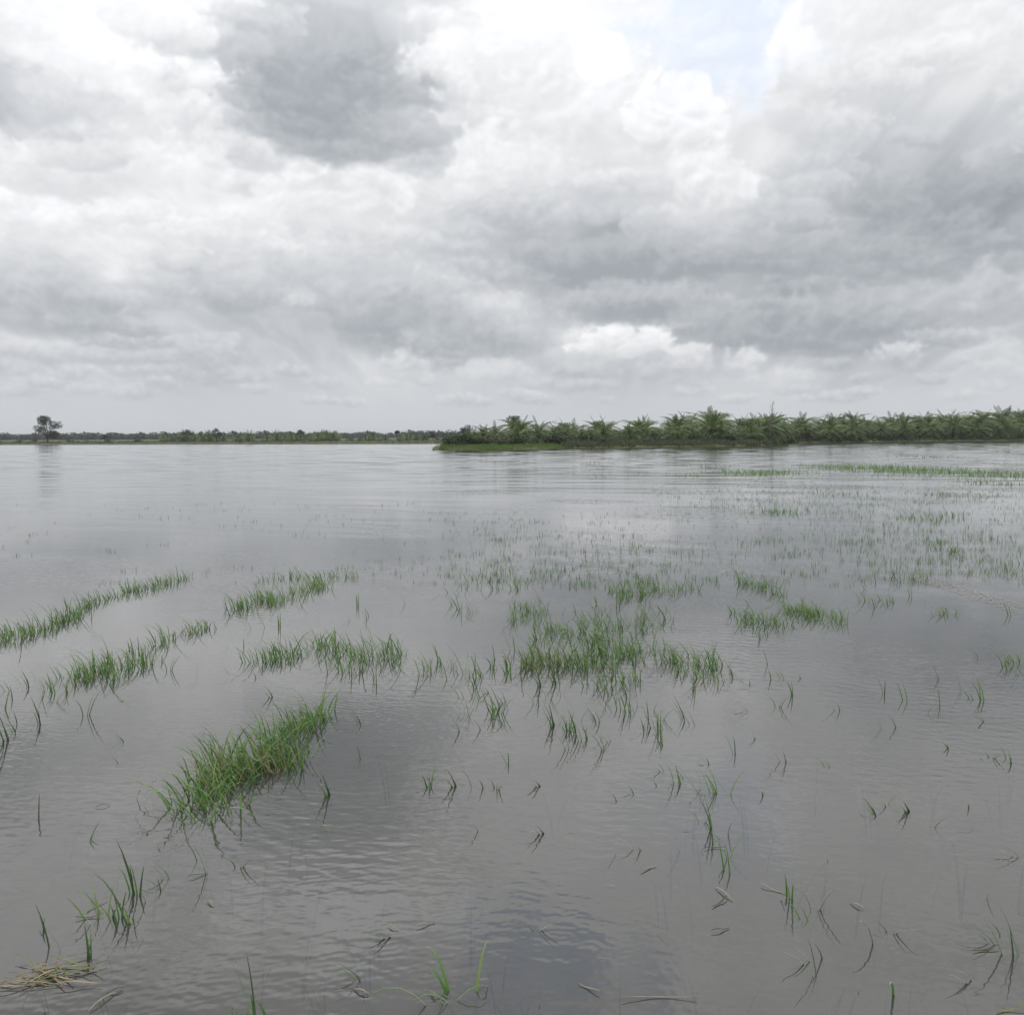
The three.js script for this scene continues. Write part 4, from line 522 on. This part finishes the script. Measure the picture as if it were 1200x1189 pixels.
function limb(pts, r0, r1) { const c = new THREE.CatmullRomCurve3(pts.map((p) => new THREE.Vector3(...p))), g = new THREE.TubeGeometry(c, 8, 1, 6), p = g.attributes.position; for (let i = 0; i < p.count; i++) { const k = Math.floor(i / 7) / 8, o = c.getPoint(k), s = mixn(r0, r1, k); p.setXYZ(i, o.x + (p.getX(i) - o.x) * s, o.y + (p.getY(i) - o.y) * s, o.z + (p.getZ(i) - o.z) * s); } g.computeVertexNormals(); return g; }
const tCol = { dark: [[0.028, 0.052, 0.022], [0.045, 0.075, 0.026]], mid: [[0.04, 0.075, 0.022], [0.07, 0.11, 0.03]] };
const TREE_LABELS = { big: 'tallest lone tree across the flood, airy round crown on a bare trunk', r1: 'small round dark tree standing alone on the far bank', r2: 'round dark tree rising above the distant oil palms', r3: 'small bushy tree within the distant palm line', r4: 'broad low tree at the start of the distant palm line', r5: 'small domed tree next to the round dark one', lone: 'lollipop-shaped tree with a thin bare trunk across the flood', r6: 'small domed tree on the far bank next to the spit', e1: 'dark broadleaf tree near the tip of the palm spit', e2: 'dark domed tree crown rising among the spit palms' };
TREES.forEach(([id, x, z, h], i) => {
  const r = rng(500 + i), g = group('broadleaf_tree', x, 0.3, z); tag(g, TREE_LABELS[id], 'tree');
  const bare = id === 'big' ? 0.14 : id === 'lone' ? 0.55 : 0.22, lobes = [], wide = id === 'big' ? 0.62 : id === 'lone' ? 0.24 : 0.42;
  mesh('trunk', limb([[0, -0.3, 0], [0.02 * h, h * bare, 0], [-0.02 * h, h * 0.75, 0.02 * h]], h * 0.028, h * 0.01), barkMat, g);
  const nl = id === 'lone' ? 4 : id === 'big' ? 15 : 9;
  for (let k = 0; k < nl; k++) { const a = k / nl * 6.28 + r(), q = 0.45 + r() * 0.55, hh = id === 'big' ? mixn(bare + 0.12, 0.88, ((k * 7) % nl + r()) / nl) : mixn(bare + 0.14, 0.86, r()), rr = wide * (1 - Math.abs(hh - 0.58) * 0.9); lobes.push([Math.cos(a) * rr * q * h * 0.75, hh * h, Math.sin(a) * rr * q * h * 0.75, h * (0.13 + r() * 0.07), h * (0.1 + r() * 0.05)]); if (k < 5) mesh('limb', limb([[0, h * bare * 0.9, 0], [Math.cos(a) * rr * h * 0.3, mixn(h * bare, hh * h, 0.6), Math.sin(a) * rr * h * 0.3], [lobes[k][0], lobes[k][1], lobes[k][2]]], h * 0.012, h * 0.004), barkMat, g); }
  lobes.push([0, h * 0.86, 0, h * 0.15, h * 0.12]);
  mesh('crown', leafCloud(600 + i, lobes, id === 'big' ? 4200 : 2600, h * 0.026, ...tCol.dark), treeMat, g);
});
{
  const protos = [0, 1, 2, 3].map((k) => {
    const r = rng(700 + k), g = group('bush', 0, 0, 0), lobes = []; for (let i = 0; i < 6; i++) lobes.push([(r() - 0.5) * 1.1, 0.3 + r() * 0.4, (r() - 0.5) * 0.9, 0.34 + r() * 0.16, 0.28 + r() * 0.14]);
    mesh('stem', limb([[0, -0.1, 0], [0.04, 0.3, 0.02], [0, 0.6, 0]], 0.04, 0.015), barkMat, g); mesh('foliage', leafCloud(720 + k, lobes, 1400, 0.055, ...(k % 2 ? tCol.mid : [[0.06, 0.085, 0.03], [0.1, 0.125, 0.045]])), treeMat, g); return g;
  });
  const r = rng(733), used = [0, 0, 0, 0];
  const put = (x, z, h, label, grp) => { const k = Math.floor(r() * 4), o = used[k] ? copyOf(protos[k]) : protos[k]; used[k] = 1; o.position.set(x, 0.3, z); o.scale.set(h * 1.3, h, h * 1.3); o.rotation.y = r() * 6.28; tag(o, label, 'bush', grp); };
  for (let i = 0; i < 34; i++) { const t = i / 34 * 9.2 + r() * 0.2, k = Math.min(SPIT_SHORE.length - 2, Math.floor(t) + 1), f = t - Math.floor(t); put(mixn(SPIT_SHORE[k][0], SPIT_SHORE[k + 1][0], f), mixn(SPIT_SHORE[k][1], SPIT_SHORE[k + 1][1], f) - 4 - r() * 6, 1.0 + r() * 1.3, 'low weedy bush under the palms along the spit shore', 'bushes along the spit'); }
  for (let i = 0; i < 26; i++) { const t = i / 26 * 3.6 + 0.1, k = Math.min(SPIT_SHORE.length - 2, Math.floor(t) + 10), f = t - Math.floor(t); put(mixn(SPIT_SHORE[k][0], SPIT_SHORE[k + 1][0], f), mixn(SPIT_SHORE[k][1], SPIT_SHORE[k + 1][1], f) - 2.5 - r() * 4, 1.2 + r() * 1.4, 'low bush at the foot of the bank plantation', 'bushes under the bank palms'); }
  for (let i = 0; i < 40; i++) put(-195 + i * 4.8 + r() * 5, -341 - r() * 14, 0.6 + r() * r() * 2.4, 'small distant bush on the far side of the flood', 'distant bushes across the flood');
}
// far wood on the horizon, one mass
{
  const r = rng(808), geo = leafCloud(810, [[0, 0.5, 0, 0.5, 0.5], [0.4, 0.35, 0.1, 0.4, 0.35], [-0.35, 0.4, 0, 0.4, 0.38]], 420, 0.11, ...tCol.dark), n = 900, im = new THREE.InstancedMesh(geo, treeMat, n), m4 = new THREE.Matrix4(), q = new THREE.Quaternion(), up = new THREE.Vector3(0, 1, 0);
  for (let i = 0; i < n; i++) { const z = -(820 + r() * 700), x = mixn(-0.62, 0.3, r()) * -z, s = 4 + r() * 3.4; q.setFromAxisAngle(up, r() * 6.28); m4.compose(new THREE.Vector3(x, 0.2, z), q, new THREE.Vector3(s * 1.5, s, s * 1.5)); im.setMatrixAt(i, m4); }
  im.name = 'far_wood'; kind(im, 'stuff', 'hazy far-off wood along the horizon', 'trees'); scene.add(im);
}
// ---------------------------------------------------------------- bank grass
function tuft(seed, n, spread, c) { const r = rng(seed), list = []; for (let i = 0; i < n; i++) list.push(blade(r, (r() - 0.5) * spread, (r() - 0.5) * spread, 0.5 + r() * 0.5, { y0: -0.1, seg: 3, w: 0.05, lean: 0.2 + r() * 0.5, color: c[Math.floor(r() * c.length)] })); return mergeGeometries(list); }
function grassBand(name, label, place, n, geo, seed) {
  const r = rng(seed), im = new THREE.InstancedMesh(geo, riceMat, n), m4 = new THREE.Matrix4(), q = new THREE.Quaternion(), up = new THREE.Vector3(0, 1, 0);
  for (let i = 0; i < n; i++) { const [x, y, z, s] = place(r); q.setFromAxisAngle(up, r() * 6.28); m4.compose(new THREE.Vector3(x, y, z), q, new THREE.Vector3(s * 1.5, s, s * 1.5)); im.setMatrixAt(i, m4); }
  im.name = name; im.castShadow = im.receiveShadow = true; kind(im, 'stuff', label, 'grass'); scene.add(im);
}
const along = (poly, t) => { const k = Math.min(poly.length - 2, Math.floor(t)), f = t - k; return [mixn(poly[k][0], poly[k + 1][0], f), mixn(poly[k][1], poly[k + 1][1], f)]; };
grassBand('bright_bank_grass', 'bright green grass fringing the tip of the spit', (r) => { const [x, z] = along(SPIT_SHORE, 0.6 + r() * 3.8), b = r() * 6; return [x, 0.02 + Math.min(0.4, b * 0.1), z - b, 0.2 + r() * 0.24]; }, 2600, tuft(900, 7, 0.5, [[0.12, 0.22, 0.03], [0.16, 0.25, 0.04], [0.09, 0.18, 0.03]]), 901);
grassBand('rough_bank_grass', 'dull weedy grass along the palm shore', (r) => { const [x, z] = along(SPIT_SHORE, 4.2 + r() * 10.6), b = r() * 7; return [x, 0.02 + Math.min(0.4, b * 0.1), z - b, 0.3 + r() * 0.6]; }, 3600, tuft(910, 7, 0.5, [[0.08, 0.11, 0.035], [0.13, 0.13, 0.05], [0.06, 0.09, 0.03]]), 911);
grassBand('far_weeds', 'rough dark weeds at the foot of the distant palms', (r) => [-260 + r() * 330, 0.2, -337 - r() * 14, 0.4 + r() * 0.7], 2600, tuft(930, 6, 0.8, [[0.05, 0.065, 0.025], [0.07, 0.085, 0.03], [0.045, 0.055, 0.025]]), 931);
grassBand('far_bank_grass', 'thin brownish grass on the far earth bank', (r) => { const [x, z] = along(LEFT_BANK, r() * 6.9), b = 0.6 + r() * 4; return [x, 0.25, z - b, 0.25 + r() * 0.4]; }, 2600, tuft(920, 6, 0.6, [[0.07, 0.07, 0.035], [0.1, 0.085, 0.05], [0.055, 0.07, 0.028]]), 921);

// ---------------------------------------------------------------- leafless tree and post
{
  const r = rng(951), g = group('leafless_tree', DEAD_TREE[0], 0.2, DEAD_TREE[1] - 1.5); tag(g, 'leafless grey sapling rising above the palms at the spit end', 'tree');
  const grey = new THREE.MeshStandardMaterial({ color: new THREE.Color().setRGB(0.2, 0.18, 0.16), roughness: 1 });
  mesh('trunk', limb([[0, -0.3, 0], [0.1, 2.5, 0], [0.25, 5, 0.1], [0.45, 7.2, 0]], 0.09, 0.025), grey, g);
  for (let i = 0; i < 20; i++) { const y = 1.6 + i * 0.27, a = r() * 6.28, l = 1.5 * (1.1 - i / 22) * (0.6 + r() * 0.6), x0 = 0.06 * y; mesh('branch', limb([[x0, y, 0], [x0 + Math.cos(a) * l * 0.5, y + l * 0.5, Math.sin(a) * l * 0.5], [x0 + Math.cos(a) * l * 0.8, y + l * 1.2, Math.sin(a) * l * 0.8]], 0.04, 0.014), grey, g); }
  const p = group('marker_post', POST[0], -0.3, POST[1]); tag(p, 'thin yellow marker post at the water edge among the palms', 'post');
  mesh('pole', new THREE.CylinderGeometry(0.07, 0.08, 2.0, 10).translate(0, 1.0, 0), new THREE.MeshStandardMaterial({ color: new THREE.Color().setRGB(0.45, 0.36, 0.1), roughness: 0.7 }), p);
  mesh('cap', new THREE.SphereGeometry(0.08, 10, 6, 0, 6.283, 0, 1.57).translate(0, 2.0, 0), new THREE.MeshStandardMaterial({ color: new THREE.Color().setRGB(0.5, 0.42, 0.2), roughness: 0.7 }), p);
}
renderer.render(scene, camera);
